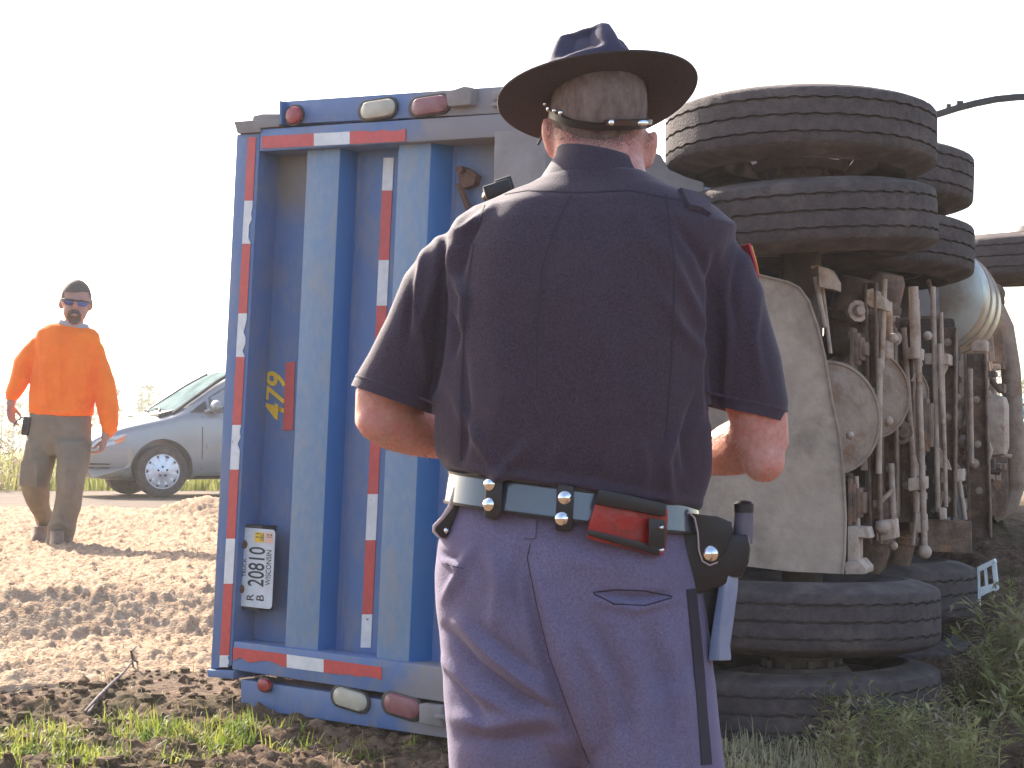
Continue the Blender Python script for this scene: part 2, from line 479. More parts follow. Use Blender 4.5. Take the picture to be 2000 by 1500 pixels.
def leaf_mat(name, c, c2, scale=20, tr=0.5):
    m = bpy.data.materials.new(name); m.use_nodes = True
    N, L = m.node_tree.nodes, m.node_tree.links
    b = N["Principled BSDF"]; b.inputs["Roughness"].default_value = 0.55; b.inputs["Specular IOR Level"].default_value = 0.3
    out = N["Material Output"]
    tc = N.new("ShaderNodeTexCoord"); n = N.new("ShaderNodeTexNoise"); n.inputs["Scale"].default_value = scale; n.inputs["Detail"].default_value = 5
    L.new(tc.outputs["Object"], n.inputs["Vector"])
    r = N.new("ShaderNodeMapRange"); r.inputs[1].default_value = 0.38; r.inputs[2].default_value = 0.62; L.new(n.outputs[0], r.inputs[0])
    x = N.new("ShaderNodeMix"); x.data_type = 'RGBA'; x.inputs[6].default_value = (*c, 1); x.inputs[7].default_value = (*c2, 1); L.new(r.outputs[0], x.inputs[0])
    L.new(x.outputs[2], b.inputs["Base Color"])
    t = N.new("ShaderNodeBsdfTranslucent"); L.new(x.outputs[2], t.inputs["Color"])
    ms = N.new("ShaderNodeMixShader"); ms.inputs[0].default_value = tr
    L.new(b.outputs[0], ms.inputs[1]); L.new(t.outputs[0], ms.inputs[2]); L.new(ms.outputs[0], out.inputs["Surface"])
    return m

M['soil'] = ground_mat()
M['grain'] = mat("spilled_grain_mat", (0.40, 0.275, 0.175), 0.95, (0.31, 0.195, 0.12), 7, c3=(0.48, 0.36, 0.25), scale3=26, lo3=0.5, hi3=0.7, bump=0.7, bscale=70, spec=0.1, bdist=0.02)
M['asphalt'] = mat("dusty_asphalt", (0.13, 0.10, 0.082), 0.95, (0.18, 0.135, 0.10), 3, bump=0.2, bscale=80, spec=0.05)
M['grass'] = leaf_mat("green_grass", (0.12, 0.18, 0.022), (0.32, 0.31, 0.06), 9, 0.5)
M['straw'] = leaf_mat("dry_straw", (0.22, 0.16, 0.08), (0.36, 0.28, 0.15), 14, 0.3)
M['straw_pale'] = leaf_mat("pale_straw", (0.42, 0.34, 0.18), (0.55, 0.47, 0.28), 14, 0.3)  # sunlight on the ground strip put into a paler straw colour
M['weed'] = leaf_mat("weed_leaf", (0.23, 0.24, 0.07), (0.48, 0.43, 0.19), 7, 0.5)
M['weed_dry'] = leaf_mat("weed_dry_stem", (0.24, 0.16, 0.085), (0.38, 0.30, 0.18), 9, 0.3)
M['verge'] = leaf_mat("verge_grass", (0.16, 0.18, 0.04), (0.34, 0.31, 0.10), 0.8, 0.45)
M['conifer'] = leaf_mat("far_tree_leaf", (0.05, 0.075, 0.03), (0.09, 0.11, 0.045), 0.3, 0.3)

# ------------------------------------------------------------------ terrain heights
LEFT = np.array([(-90, 0.0), (3.6, 0.0), (5.5, 0.04), (6.4, 0.09), (6.9, 0.13), (7.3, 0.20), (7.7, 0.25), (8.6, 0.30), (10.5, 0.42), (13, 0.49), (17, 0.53), (1900, 0.54)])
RIGHT = np.array([(-90, 0.0), (3.6, 0.0), (5.5, 0.06), (6.4, 0.12), (7.0, 0.18), (7.6, 0.25), (8.4, 0.34), (9.4, 0.58), (10.5, 0.80), (12.0, 0.86), (15, 0.62), (20, 0.53), (1900, 0.54)])

def fbm(x, y, s, seed=0.0, oct_=3):
    return np.array([noise.fractal((float(a) * s + seed, float(b) * s - seed, seed), 1.0, 2.0, oct_) for a, b in zip(x, y)])

def base_z(x, y):
    l = np.interp(y, LEFT[:, 0], LEFT[:, 1]); r = np.interp(y, RIGHT[:, 0], RIGHT[:, 1])
    t = np.clip((x - 1.55) / 0.9, 0, 1); t = t * t * (3 - 2 * t)
    return l * (1 - t) + r * t

def grid_mesh(name, X, Y, Z):
    n, m = X.shape
    V = np.stack([X.ravel(), Y.ravel(), Z.ravel()], 1)
    idx = np.arange(n * m).reshape(n, m)
    q = np.stack([idx[:-1, :-1], idx[:-1, 1:], idx[1:, 1:], idx[1:, :-1]], -1).reshape(-1, 4)
    me = bpy.data.meshes.new(name)
    me.vertices.add(len(V)); me.vertices.foreach_set("co", V.ravel())
    me.loops.add(q.size); me.loops.foreach_set("vertex_index", q.ravel())
    me.polygons.add(len(q)); me.polygons.foreach_set("loop_start", np.arange(0, q.size, 4)); me.polygons.foreach_set("loop_total", np.full(len(q), 4))
    me.update(calc_edges=True); me.validate()
    me.polygons.foreach_set("use_smooth", [True] * len(me.polygons))
    return me

def spaced(lo, hi, a, b, step, grow):
    out = list(np.arange(a, b, step))
    s, p = step, b
    while p < hi: out.append(p); s *= grow; p += s
    out.append(hi)
    s, p = step * grow, a - step
    pre = []
    while p > lo: pre.append(p); s *= grow; p -= s
    pre.append(lo)
    return np.array(sorted(pre) + out)

def ground_noise(x, y):
    near = np.clip((y - 5.0) / 0.8, 0, 1) * np.clip((11.5 - y) / 2.0, 0, 1) * np.clip((3.4 - np.abs(x)) / 0.5, 0, 1)
    near = near * np.where(x < 0.3, np.clip((7.5 - y - 0.25 * (x + 1.4) * (x > -1.4)) / 0.3, 0.12, 1), 1.0)
    n = np.zeros(x.shape)
    k = near > 0
    n[k] = (fbm(x[k], y[k], 7.0, 3.1, 4) * 0.03 + np.abs(fbm(x[k], y[k], 13.0, 9.0, 3)) * 0.045 + np.abs(fbm(x[k], y[k], 34.0, 6.0, 2)) * 0.016) * near[k]
    return n

xs = spaced(-1500, 1500, -2.6, 2.8, 0.022, 1.16)
ys = spaced(-90, 1800, 5.9, 9.0, 0.016, 1.10)
GX, GY = np.meshgrid(xs, ys)
GZ = base_z(GX.ravel(), GY.ravel()) + ground_noise(GX.ravel(), GY.ravel())
ground = link("ground", grid_mesh("ground", GX, GY, GZ.reshape(GX.shape)), M['soil'])
tag(ground, kind='structure', label="dark torn soil with turf bits, rising to a flat grassy field")

# road behind the spilled load
XR, YR = np.meshgrid(np.array([-400, -40, -12, 0, 12, 40, 400.0]), np.array([18.5, 21, 24, 26.3]))
road = link("road", grid_mesh("road", XR, YR, base_z(XR.ravel(), YR.ravel()).reshape(XR.shape) + 0.025), M['asphalt'])
tag(road, kind='structure', label="dusty grey road under the silver minivan")

# spilled load: a lumpy heap with a steep front bank
HT = np.array([(-1.25, -0.10), (-0.98, 0.24), (-0.62, 0.315), (-0.10, 0.34), (0.14, 0.43), (0.40, 0.535), (0.8, 0.545), (3.9, 0.545), (8, 0.585), (11.0, 0.575), (12.2, 0.52), (13, 0.45)])
tt_ = np.linspace(-0.40, 0.36, 560)
yy_ = np.exp(np.linspace(math.log(7.15), math.log(21.5), 400))
HX = tt_[None, :] * yy_[:, None]; HY = np.repeat(yy_[:, None], len(tt_), 1)
hx, hy = HX.ravel(), HY.ravel()
sv = hy - (8.35 + 0.42 * (np.clip(hx, -3.2, 0.6) + 1.85)) + 0.22 * fbm(hx, hy, 0.9, 5.0, 2)
hz = np.interp(sv, HT[:, 0], HT[:, 1]) + 0.03 * fbm(hx, hy, 0.7, 1.0, 2) * np.clip((sv + 0.6) / 0.8, 0, 1)
hz += 0.17 * np.exp(-((hx + 2.80) / 0.42) ** 2 - ((hy - 16.9) / 0.45) ** 2)
lump = np.abs(fbm(hx, hy, 5.5, 2.0, 3)) * 0.030 + np.abs(fbm(hx, hy, 13.0, 7.0, 3)) * 0.036 + fbm(hx, hy, 34.0, 4.0, 3) * 0.024
hz += (lump - 0.03) * np.clip((sv + 1.2) / 0.5, 0.25, 1) * np.clip(hy / 14.0, 0.72, 1.0)
hz -= 1.2 * np.clip((hx - 1.9) / 0.6, 0, 1) * np.clip((10.8 - hy) / 1.5, 0, 1) + 0.5 * np.clip((hx - 1.2) / 0.7, 0, 1)
grain = link("spilled_grain", grid_mesh("spilled_grain", HX, HY, hz.reshape(HX.shape)), M['grain'])
tag(grain, "tan crumbly spilled load heaped on the roadside left of the truck", "spilled grain", kind='stuff')

# ------------------------------------------------------------------ grass and weeds
def blades(name, spots, mt, label, cat, len_=(0.05, 0.13), w=0.004, lean=0.6, seg=3, droop=0.5):
    V, Fs = [], []
    for (x, y, z, n, k) in spots:
        for _ in range(n):
            a = random.uniform(0, 6.283); L_ = random.uniform(*len_) * k
            ox, oy = random.gauss(0, 0.018) * k, random.gauss(0, 0.018) * k
            le = random.uniform(0.1, lean)
            dx, dy = math.cos(a), math.sin(a)
            wx, wy = -dy * w * k * random.uniform(0.6, 1.2), dx * w * k * random.uniform(0.6, 1.2)
            b0 = len(V)
            for i in range(seg + 1):
                t = i / seg
                h = L_ * (t * math.cos(le * t * 1.2) - droop * 0.4 * t ** 3 * le)
                r_ = L_ * math.sin(le) * t ** 1.6
                cx, cy, cz = x + ox + dx * r_, y + oy + dy * r_, z + h
                s = 1 - t * 0.92
                V.append((cx - wx * s, cy - wy * s, cz)); V.append((cx + wx * s, cy + wy * s, cz))
            for i in range(seg):
                q = b0 + 2 * i
                Fs.append((q, q + 1, q + 3, q + 2))
    me = bpy.data.meshes.new(name); me.from_pydata(V, [], Fs); me.update()
    o = link(name, me, mt, None, True)
    return tag(o, label, cat, kind='stuff')

def gz(x, y):
    a, b = np.array([x]), np.array([y])
    return float(base_z(a, b)[0] + ground_noise(a, b)[0])

green, dry, clods, straw_ = [], [], [], []
rnd = random.Random(3)
for _ in range(15000):
    x = rnd.uniform(-2.4, 0.35); y = rnd.uniform(5.9, 7.75)
    dens = noise.fractal((x * 2.2, y * 3.0, 4.0), 1.0, 2.0, 3)
    band = math.exp(-((y - 6.66 - 0.10 * (x + 1.5)) / 0.20) ** 2)
    if y < 7.1 and rnd.random() < (0.02 + 0.85 * band) * sstep(-0.16, 0.25, dens) * (1.0 if x < -0.95 else 0.25):
        green.append((x, y, gz(x, y) - 0.012, rnd.randint(4, 9), rnd.uniform(0.5, 1.1)))
    elif rnd.random() < 0.035:
        dry.append((x, y, gz(x, y) - 0.004, rnd.randint(2, 4), rnd.uniform(0.5, 1.0)))
    elif rnd.random() < 0.11:
        clods.append((x, y, gz(x, y), rnd.uniform(0.006, 0.016) * (2.2 if rnd.random() < .12 else 1)))
blades("grass", green, M['grass'], "bright green grass tufts in torn soil at the front left", "grass", (0.05, 0.125), 0.0046, 1.45, droop=0.9)
blades("dry_grass", dry, M['straw'], "dry straw and roots lying on the torn soil", "dry grass", (0.04, 0.12), 0.0025, 1.5, droop=2.2)
for _ in range(520):
    x = rnd.uniform(0.62, 1.25); y = rnd.uniform(6.05, 6.62)
    straw_.append((x, y, gz(x, y) + 0.002, rnd.randint(2, 5), rnd.uniform(0.6, 1.2)))
blades("straw", straw_, M['straw_pale'], "pale dry straw trampled in front of the lowest wheel", "straw", (0.05, 0.14), 0.0032, 1.56, droop=2.4)
V, Fs = [], []
ico = [(0, 0, 1), (.89, 0, .45), (.28, .85, .45), (-.72, .53, .45), (-.72, -.53, .45), (.28, -.85, .45), (.72, .53, -.45), (-.28, .85, -.45), (-.89, 0, -.45), (-.28, -.85, -.45), (.72, -.53, -.45), (0, 0, -1)]
icf = [(0, 1, 2), (0, 2, 3), (0, 3, 4), (0, 4, 5), (0, 5, 1), (1, 6, 2), (2, 7, 3), (3, 8, 4), (4, 9, 5), (5, 10, 1), (6, 7, 2), (7, 8, 3), (8, 9, 4), (9, 10, 5), (10, 6, 1), (11, 7, 6), (11, 8, 7), (11, 9, 8), (11, 10, 9), (11, 6, 10)]
for (x, y, z, r_) in clods:
    n = len(V); q = rnd.uniform(.5, .9)
    for p in ico:
        k = r_ * rnd.uniform(.7, 1.25)
        V.append((x + p[0] * k * 1.2, y + p[1] * k, z + p[2] * k * q + r_ * .25))
    Fs += [tuple(i + n for i in f) for f in icf]
me = bpy.data.meshes.new("soil_clods"); me.from_pydata(V, [], Fs); me.update()
tag(link("soil_clods", me, M['soil']), "loose dark soil clods strewn below the blue tailgate", "soil", kind='stuff')

def weeds(name, spots, mt, label, cat):
    V, Fs = [], []
    for (x, y, z, h) in spots:
        a = random.uniform(0, 6.283); le = random.uniform(0.15, 0.85)
        dx, dy = math.cos(a) * math.sin(le), math.sin(a) * math.sin(le)
        pts = []
        for i in range(6):
            t = i / 5
            pts.append(Vector((x + dx * h * t ** 1.4, y + dy * h * t ** 1.4, z + h * t * math.cos(le * t))))
        for i in range(5):
            p, q = pts[i], pts[i + 1]
            s = 0.0026 * (1 - i / 6)
            n = len(V); V += [(p.x - s, p.y, p.z), (p.x + s, p.y, p.z), (q.x + s * .8, q.y, q.z), (q.x - s * .8, q.y, q.z)]
            Fs.append((n, n + 1, n + 2, n + 3))
            for j in range(3):
                b = random.uniform(0, 6.283); l = h * random.uniform(0.10, 0.24); w = l * random.uniform(0.07, 0.15)
                st = p.lerp(q, random.random())
                d = Vector((math.cos(b), math.sin(b), random.uniform(-0.1, 0.9))).normalized() * l
                sd_ = Vector((-math.sin(b), math.cos(b), random.uniform(-.4, .4))) * w
                n = len(V)
                md = st + d * 0.5 + Vector((0, 0, l * 0.08))
                V += [tuple(st), tuple(md + sd_), tuple(st + d), tuple(md - sd_)]
                Fs.append((n, n + 1, n + 2, n + 3))
    me = bpy.data.meshes.new(name); me.from_pydata(V, [], Fs); me.update()
    return tag(link(name, me, mt, None, True), label, cat, kind='stuff')

wg, wd = [], []
for _ in range(9000):
    y = rnd.uniform(5.9, 10.2)
    x = rnd.uniform(0.95, 3.4)
    pxl = 1000 + 3600 * x / y
    edge = 1.06 + 0.03 * (y - 6) + (0.64 if y > 6.75 else 0) + (0.26 if y > 7.5 else 0) + (0.20 if y > 8.2 else 0)
    if x < edge or pxl > 2090: continue
    d = noise.fractal((x * 2.0, y * 2.0, 1.0), 1.0, 2.0, 2)
    if d < -0.22: continue
    z = gz(x, y) - 0.01
    if y > 7.9 or (y > 7.3 and pxl < 1930): continue
    h = rnd.uniform(0.12, 0.34) * (1.2 if pxl > 1950 else 0.7 if y > 6.75 else 0.8)
    (wg if rnd.random() < 0.66 else wd).append((x, y, z, h))
weeds("weeds", wg, M['weed'], "tangled dull green weeds on the ditch bank at lower right", "weeds")
weeds("dry_weeds", wd, M['weed_dry'], "brown dry stalks among the weeds at lower right", "weeds")

# verge grass beyond the road
vg = []
for _ in range(5200):
    y = 26.4 + 34 * rnd.random() ** 1.8
    x = rnd.uniform(-0.33, 0.33) * y
    if abs(x) < 0.10 * y and rnd.random() < 0.8: continue
    vg.append((x, y, 0.53, 3, rnd.uniform(2.2, 5.2)))
blades("verge_grass", vg, M['verge'], "pale yellow green grass along the far side of the road", "grass", (0.06, 0.15), 0.0055, 0.7)

# tall stalk weeds at the far left behind the walking man
tw = []
for _ in range(26):
    y = rnd.uniform(25.5, 29); x = rnd.uniform(-0.282, -0.262) * y
    tw.append((x, y, 0.53, rnd.uniform(0.5, 1.15)))
weeds("tall_weeds", tw, M['weed_dry'], "tall thin weed stalks behind the walking man", "weeds")

# far wood lost in the haze
V, Fs = [], []
for i in range(260):
    y = rnd.uniform(150, 200); x = rnd.uniform(-0.36, 0.36) * y
    h = rnd.uniform(3.4, 6.4) * (1.0 + 0.35 * noise.noise((x * 0.02, 0, 3))) * (1.15 if x > 0 else 0.92)
    con = rnd.random() < 0.6
    rad = h * (0.17 if con else 0.27)
    z0 = 0.5
    n = len(V); V += [(x - .12, y, z0), (x + .12, y, z0), (x + .04, y, z0 + h * .9), (x - .04, y, z0 + h * .9), (x, y - .12, z0), (x, y + .12, z0)]
    Fs.append((n, n + 1, n + 2, n + 3)); Fs.append((n + 4, n + 5, n + 2))
    for j in range(110):
        t = rnd.random() ** (1.2 if con else 0.7)
        rr = rad * ((1 - t) if con else math.sqrt(max(0.05, 1 - (2 * t - 1) ** 2))) * rnd.random() ** 0.5
        a = rnd.uniform(0, 6.283); c = Vector((x + rr * math.cos(a), y + rr * math.sin(a), z0 + h * (0.12 + 0.88 * t)))
        s = h * rnd.uniform(0.03, 0.07)
        d1 = Vector((rnd.gauss(0, 1), rnd.gauss(0, 1), rnd.gauss(0, .6))).normalized() * s
        d2 = Vector((rnd.gauss(0, 1), rnd.gauss(0, 1), rnd.gauss(0, .6))).normalized() * s
        n = len(V); V += [tuple(c + d1), tuple(c + d2), tuple(c - d1 * .7 - d2 * .6)]
        Fs.append((n, n + 1, n + 2))
me = bpy.data.meshes.new("treeline"); me.from_pydata(V, [], Fs); me.update()
tag(link("treeline", me, M['conifer']), "faint row of far trees almost lost in pale haze", "trees", kind='stuff')

# haze
hm = bpy.data.materials.new("haze_air"); hm.use_nodes = True
hn = hm.node_tree.nodes; hn.remove(hn["Principled BSDF"])
pv = hn.new("ShaderNodeVolumePrincipled")
pv.inputs["Color"].default_value = (0.98, 0.95, 0.92, 1)
pv.inputs["Density"].default_value = 0.0011
pv.inputs["Anisotropy"].default_value = 0.45
hm.node_tree.links.new(pv.outputs[0], hn["Material Output"].inputs["Volume"])
HAZE = MB().box((0, 855, 5.6), (3010, 1900, 13.2))
haze = HAZE.build("haze", hm)
tag(haze, "pale sunlit haze over the field and road", "haze", kind='stuff')
haze.display_type = 'WIRE'
# ------------------------------------------------------------------ overturned dump truck, lying on its left side
truck = empty("dump_truck", (0.0, 7.6, 0.15))
tag(truck, "blue steel dump truck lying overturned on its side with dusty wheels in the air", "truck")

LB = at(410, 1310, 7.3); LT = at(460, 240, 7.3)
PT = at(465, 252, 7.3); RT = at(1065, 216, 6.47)
TV = (LT - LB).normalized()
TU = (RT - PT).normalized()
TN = TU.cross(TV).normalized()
TU = TV.cross(TN).normalized()
TM = Matrix((TU, TV, TN)).transposed()          # local (u, v, n) -> world

def tg(px, py, n=0.0):
    d = ray(px, py)
    t = (LB + TN * n - CAM).dot(TN) / d.dot(TN)
    p = CAM + d * t - LB
    return p.dot(TU), p.dot(TV)
def tw_(u, v, n):
    return LB + TU * u + TV * v + TN * n
def slab(mb, pxs, n0, n1):
    uv = [tg(x, y, n1) for x, y in pxs]
    mb.prism([tw_(u, v, n1) for u, v in uv], [tw_(u, v, n0) for u, v in uv])
    return mb
def uvslab(mb, uvs, n0, n1):
    mb.prism([tw_(u, v, n1) for u, v in uvs], [tw_(u, v, n0) for u, v in uvs]); return mb
def rounded(cx, cy, w, h, r, seg=6):
    out = []
    for (sx, sy, a0) in ((1, 1, 0), (-1, 1, 90), (-1, -1, 180), (1, -1, 270)):
        for k in range(seg + 1):
            a = R(a0 + 90 * k / seg)
            out.append((cx + sx * (w / 2 - r) + r * math.cos(a), cy + sy * (h / 2 - r) + r * math.sin(a)))
    return out

# tailgate ----------------------------------------------------------
REC = -0.12
tail = slab(MB(), [(497, 292), (975, 262), (975, 1330), (470, 1275)], REC - 0.03, REC).build("tailgate", M['blue_gate'], truck)
# corner frame of the box, butted end to end
frame = MB()
slab(frame, [(462, 262), (508, 260), (452, 1300), (411, 1308)], -0.30, 0.0)
frame.build("corner_post", M['blue'], truck, True, 0.006)
fr2 = slab(MB(), [(508, 252), (1062, 216), (1062, 262), (506, 296)], -0.30, 0.004)
fr2.build("frame_bar", M['blue_bar'], truck, True, 0.008)
fr3 = slab(MB(), [(456, 1252), (1062, 1328), (1062, 1402), (452, 1308)], -0.30, 0.004)
fr3.build("frame_bar", M['blue_bar'], truck, True, 0.008)
rail = slab(MB(), [(965, 256), (1066, 250), (1066, 1342), (948, 1316)], -0.30, 0.008)
rail.build("floor_rail", M['dusty_steel'], truck, True, 0.008)
foot = slab(MB(), [(404, 1308), (456, 1310), (455, 1326), (405, 1322)], -0.3, 0.015)
foot.build("corner_cap", M['blue'], truck, True, 0.004)
cap = MB()
slab(cap, [(456, 237), (545, 231), (545, 247), (508, 250), (508, 258), (463, 261)], -0.28, 0.012)
slab(cap, [(494, 226), (512, 222), (545, 222), (545, 232), (492, 237)], -0.2, 0.0)
cap.build("corner_cap", M['dusty_steel'], truck, True, 0.005)
# top-left dirty streak corner is wear in the paint; ribs pressed into the gate
uv = lambda px, n: tg(px, 300, n)[0]
v0 = tg(640, 1284, REC)[1]; v1 = tg(640, 292, REC)[1]
for (a, b, c, d) in ((592, 600, 664, 699), (771, 778, 841, 886)):
    pk = -0.032
    uu = [uv(c, pk) - (uv(c, pk) - uv(b, pk)) * 1.0 - 0.03, uv(b, pk), uv(c, pk), uv(d, REC)]
    rib = MB()
    for (lo, hi) in ((v0 - 0.03, v1 + 0.02),):
        A = [tw_(uu[0], lo, REC - .002), tw_(uu[1], lo, pk), tw_(uu[2], lo, pk), tw_(uu[3], lo, REC - .002)]
        B = [tw_(uu[0], hi, REC - .002), tw_(uu[1], hi, pk), tw_(uu[2], hi, pk), tw_(uu[3], hi, REC - .002)]
        rib.prism(A, B)
    rib = rib.build("rib", M['blue'], tail, True, 0.006)
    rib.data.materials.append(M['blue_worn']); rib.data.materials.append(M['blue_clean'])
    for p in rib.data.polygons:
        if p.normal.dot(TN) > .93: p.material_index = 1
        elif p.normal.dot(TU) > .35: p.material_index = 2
# folded seam along the left of the gate and between ribs
for (x0, y0, x1, y1) in ((535, 312, 485, 1262), (703, 305, 668, 1278), (890, 300, 868, 1290)):
    a, b = tg(x0, y0, REC), tg(x1, y1, REC)
    MB().tube([tw_(*a, REC), tw_(*b, REC)], 0.0045, 8).build("weld_seam", M['blue'], tail, True)
# latch
lt = MB()
slab(lt, [(893, 340), (915, 330), (930, 342), (925, 360), (905, 368), (896, 356)], REC, REC + 0.035)
lt.tube([tw_(*tg(905, 362, REC), REC + .03), tw_(*tg(915, 385, REC), REC + .03), tw_(*tg(922, 410, REC), REC + .02)], 0.012, 8)
lt.tube([tw_(*tg(915, 335, REC), REC), tw_(*tg(915, 335, REC), REC + .06)], 0.014, 10)
lt.build("latch", M['rust'], tail, True)

# reflective tape -----------------------------------------------------
def tape_run(pts_top, pts_bot, cuts, n, vertical=True):
    """pts: left/right edge pixel lines from first cut to last cut"""
    for i in range(len(cuts) - 1):
        c0, c1, col = cuts[i][0], cuts[i + 1][0], cuts[i][1]
        def ed(line, c):
            (xa, ya), (xb, yb) = line
            if vertical: t = (c - ya) / (yb - ya)
            else: t = (c - xa) / (xb - xa)
            return (xa + (xb - xa) * t, ya + (yb - ya) * t)
        q = [ed(pts_top, c0), ed(pts_bot, c0), ed(pts_bot, c1), ed(pts_top, c1)]
        mb = MB()
        if i in WORN.get(id(cuts), ()):
            # chipped edge
            a, b, c, d = [Vector((*p, 0)) for p in q]
            rr = random.Random(i)
            edge = [b.lerp(c, k / 7) + (a - b) * rr.choice((0, 0, 0.12, 0.3)) * (0 < k < 7) for k in range(8)]
            q = [tuple(a[:2])] + [tuple(e[:2]) for e in edge] + [tuple(d[:2])]
        slab(mb, q, n, n + 0.0018)
        mb.build("reflective_tape", M['red_tape'] if col == 'r' else M['white_tape'], truck)
WORN = {}
c1 = [(268, 'r'), (392, 'w'), (476, 'r'), (612, 'w'), (697, 'r'), (830, 'w'), (917, 'r'), (1052, 'w'), (1140, 'r'), (1280, 'w'), (1303, '')]
WORN[id(c1)] = (1, 3, 5, 9)
tape_run(((484, 268), (428, 1303)), ((500, 268), (446, 1303)), c1, 0.0015)
c2 = [(308, 'w'), (372, 'r'), (508, 'w'), (597, 'r'), (735, 'w'), (824, 'r'), (965, 'w'), (1055, 'r'), (1200, 'w'), (1265, '')]
tape_run(((749, 308), (704, 1265)), ((769, 308), (724, 1265)), c2, REC + 0.001)
c3 = [(511, 'r'), (613, 'w'), (683, 'r'), (792, '')]
WORN[id(c3)] = (2,)
tape_run(((511, 290), (792, 276)), ((511, 266), (792, 251)), c3, 0.0055, False)
c4 = [(455, 'r'), (560, 'w'), (632, 'r'), (745, '')]
WORN[id(c4)] = (0, 2)
tape_run(((455, 1264), (745, 1303)), ((455, 1290), (745, 1328)), c4, 0.0055, False)
slab(MB(), [(558, 708), (576, 706), (572, 840), (553, 841)], REC + 0.001, REC + 0.0028).build("red_strip", M['red_tape'], tail)

# lettering
def text_mesh(body, name, x_px0, x_px1, n, mtl, parent, shear=0.0, extrude=0.0006, bold=0.012):
    """x_px0: picture point of the lower left of the reading line, x_px1: of its upper right (text runs up the gate)"""
    cu = bpy.data.curves.new("tmp", 'FONT'); cu.body = body; cu.extrude = 0.0; cu.shear = shear; cu.offset = bold
    o = bpy.data.objects.new("tmp", cu); COL.objects.link(o)
    me = apply_mods(o); bpy.data.objects.remove(o)
    a = coords(me)
    lo, hi = a.min(0), a.max(0)
    u0, va = tg(*x_px0, n); u1, vb = tg(*x_px1, n)
    out = []
    for p in a:
        s = (p[0] - lo[0]) / (hi[0] - lo[0]); t = (p[1] - lo[1]) / (hi[1] - lo[1])
        out.append(tw_(u0 + (u1 - u0) * t, va + (vb - va) * s, n + extrude))
    set_coords(me, np.array([tuple(p) for p in out]))
    me.materials.clear()
    bm = bmesh.new(); bm.from_mesh(me); bmesh.ops.recalc_face_normals(bm, faces=bm.faces); bm.to_mesh(me); bm.free()
    return link(name, me, mtl, parent)
text_mesh("479", "unit_number", (555, 821), (520, 725), REC + 0.001, M['yellow_paint'], tail, 0.25, 0.001, 0.02)

# licence plate
PN = -0.035
plate = MB()
quad = [(472, 1031), (537, 1034), (531, 1189), (466, 1184)]
uvq = [tg(x, y, PN) for x, y in quad]
cu = sum(p[0] for p in uvq) / 4; cv = sum(p[1] for p in uvq) / 4
pw = uvq[1][0] - uvq[0][0]; ph = uvq[0][1] - uvq[3][1]
uvslab(plate, rounded(cu, cv, pw, ph, 0.016), PN - 0.003, PN)
plate = plate.build("license_plate", M['plate'], truck)
uvslab(MB(), [(cu - pw * .42, cv - ph * .54), (cu + pw * .1, cv - ph * .54), (cu + pw * .1, cv + ph * .54), (cu - pw * .42, cv + ph * .54)], REC, PN - 0.004).build("plate_bracket", M['black'], truck)
for (x, y) in ((477, 1063), (471, 1150)):
    u_, v_ = tg(x, y, PN)
    MB().revolve([(0.0, 0.010), (0.012, 0.009), (0.017, 0.003), (0.018, 0.0)], tw_(u_, v_, PN + .0005), TN, 14).build("bolt", M['rust'], plate, True)
text_mesh("20810", "lettering", (515, 1147), (487, 1067), PN, M['ink'], plate)
text_mesh("R", "lettering", (495, 1173), (482, 1159), PN, M['ink'], plate)
text_mesh("B", "lettering", (515, 1174), (501, 1161), PN, M['ink'], plate)
text_mesh("TRUCK", "lettering", (480, 1127), (475, 1090), PN, M['ink'], plate)
text_mesh("WISCONSIN", "lettering", (528, 1144), (521, 1074), PN, M['ink'], plate)
slab(MB(), [(498, 1039), (516, 1040), (515, 1060), (497, 1059)], PN, PN + .0012).build("sticker", M['yellow'], plate)
slab(MB(), [(519, 1040), (533, 1041), (532, 1061), (518, 1060)], PN, PN + .0012).build("sticker", M['orange_sticker'], plate)
text_mesh("11", "lettering", (507, 1050), (500, 1041), PN + 0.0014, M['ink'], plate)
text_mesh("DEC", "lettering", (515, 1056), (509, 1042), PN + 0.0014, M['ink'], plate)
text_mesh("12", "lettering", (531, 1050), (522, 1043), PN + 0.0014, M['ink'], plate)

# light bars above and below the gate
bar_t = MB()
slab(bar_t, [(549, 198), (1062, 163), (1062, 217), (549, 243)], -0.16, -0.004)
slab(bar_t, [(545, 196), (550, 197), (550, 243), (545, 243)], -0.10, 0.02)
bar_t = bar_t.build("light_bar", M['blue_bar'], truck, True, 0.004)
bar_b = slab(MB(), [(470, 1327), (1062, 1412), (1062, 1470), (470, 1382)], -0.16, -0.004).build("light_bar", M['blue_bar'], truck, True, 0.004)
def oval(mb, cx, cy, w, h, rot, n0, n1, dome=0.0):
    u_, v_ = tg(cx, cy, n1); s = 1 / (tg(cx + 1, cy, n1)[0] - u_); sv_ = 1 / (tg(cx, cy - 1, n1)[1] - v_)
    W, H = w / s, h / sv_
    base = rounded(0, 0, W, H, min(W, H) / 2 * 0.98, 7)
    c_, s_ = math.cos(R(rot)), math.sin(R(rot))
    rings = []
    for (k, n) in ((1, n0), (1, n1), (0.9, n1 + dome * .7), (0.55, n1 + dome), (0.05, n1 + dome * 1.1)):
        rings.append([tw_(u_ + (x * c_ - y * s_) * k, v_ + (x * s_ + y * c_) * k, n) for x, y in base])
    mb.loft(rings)
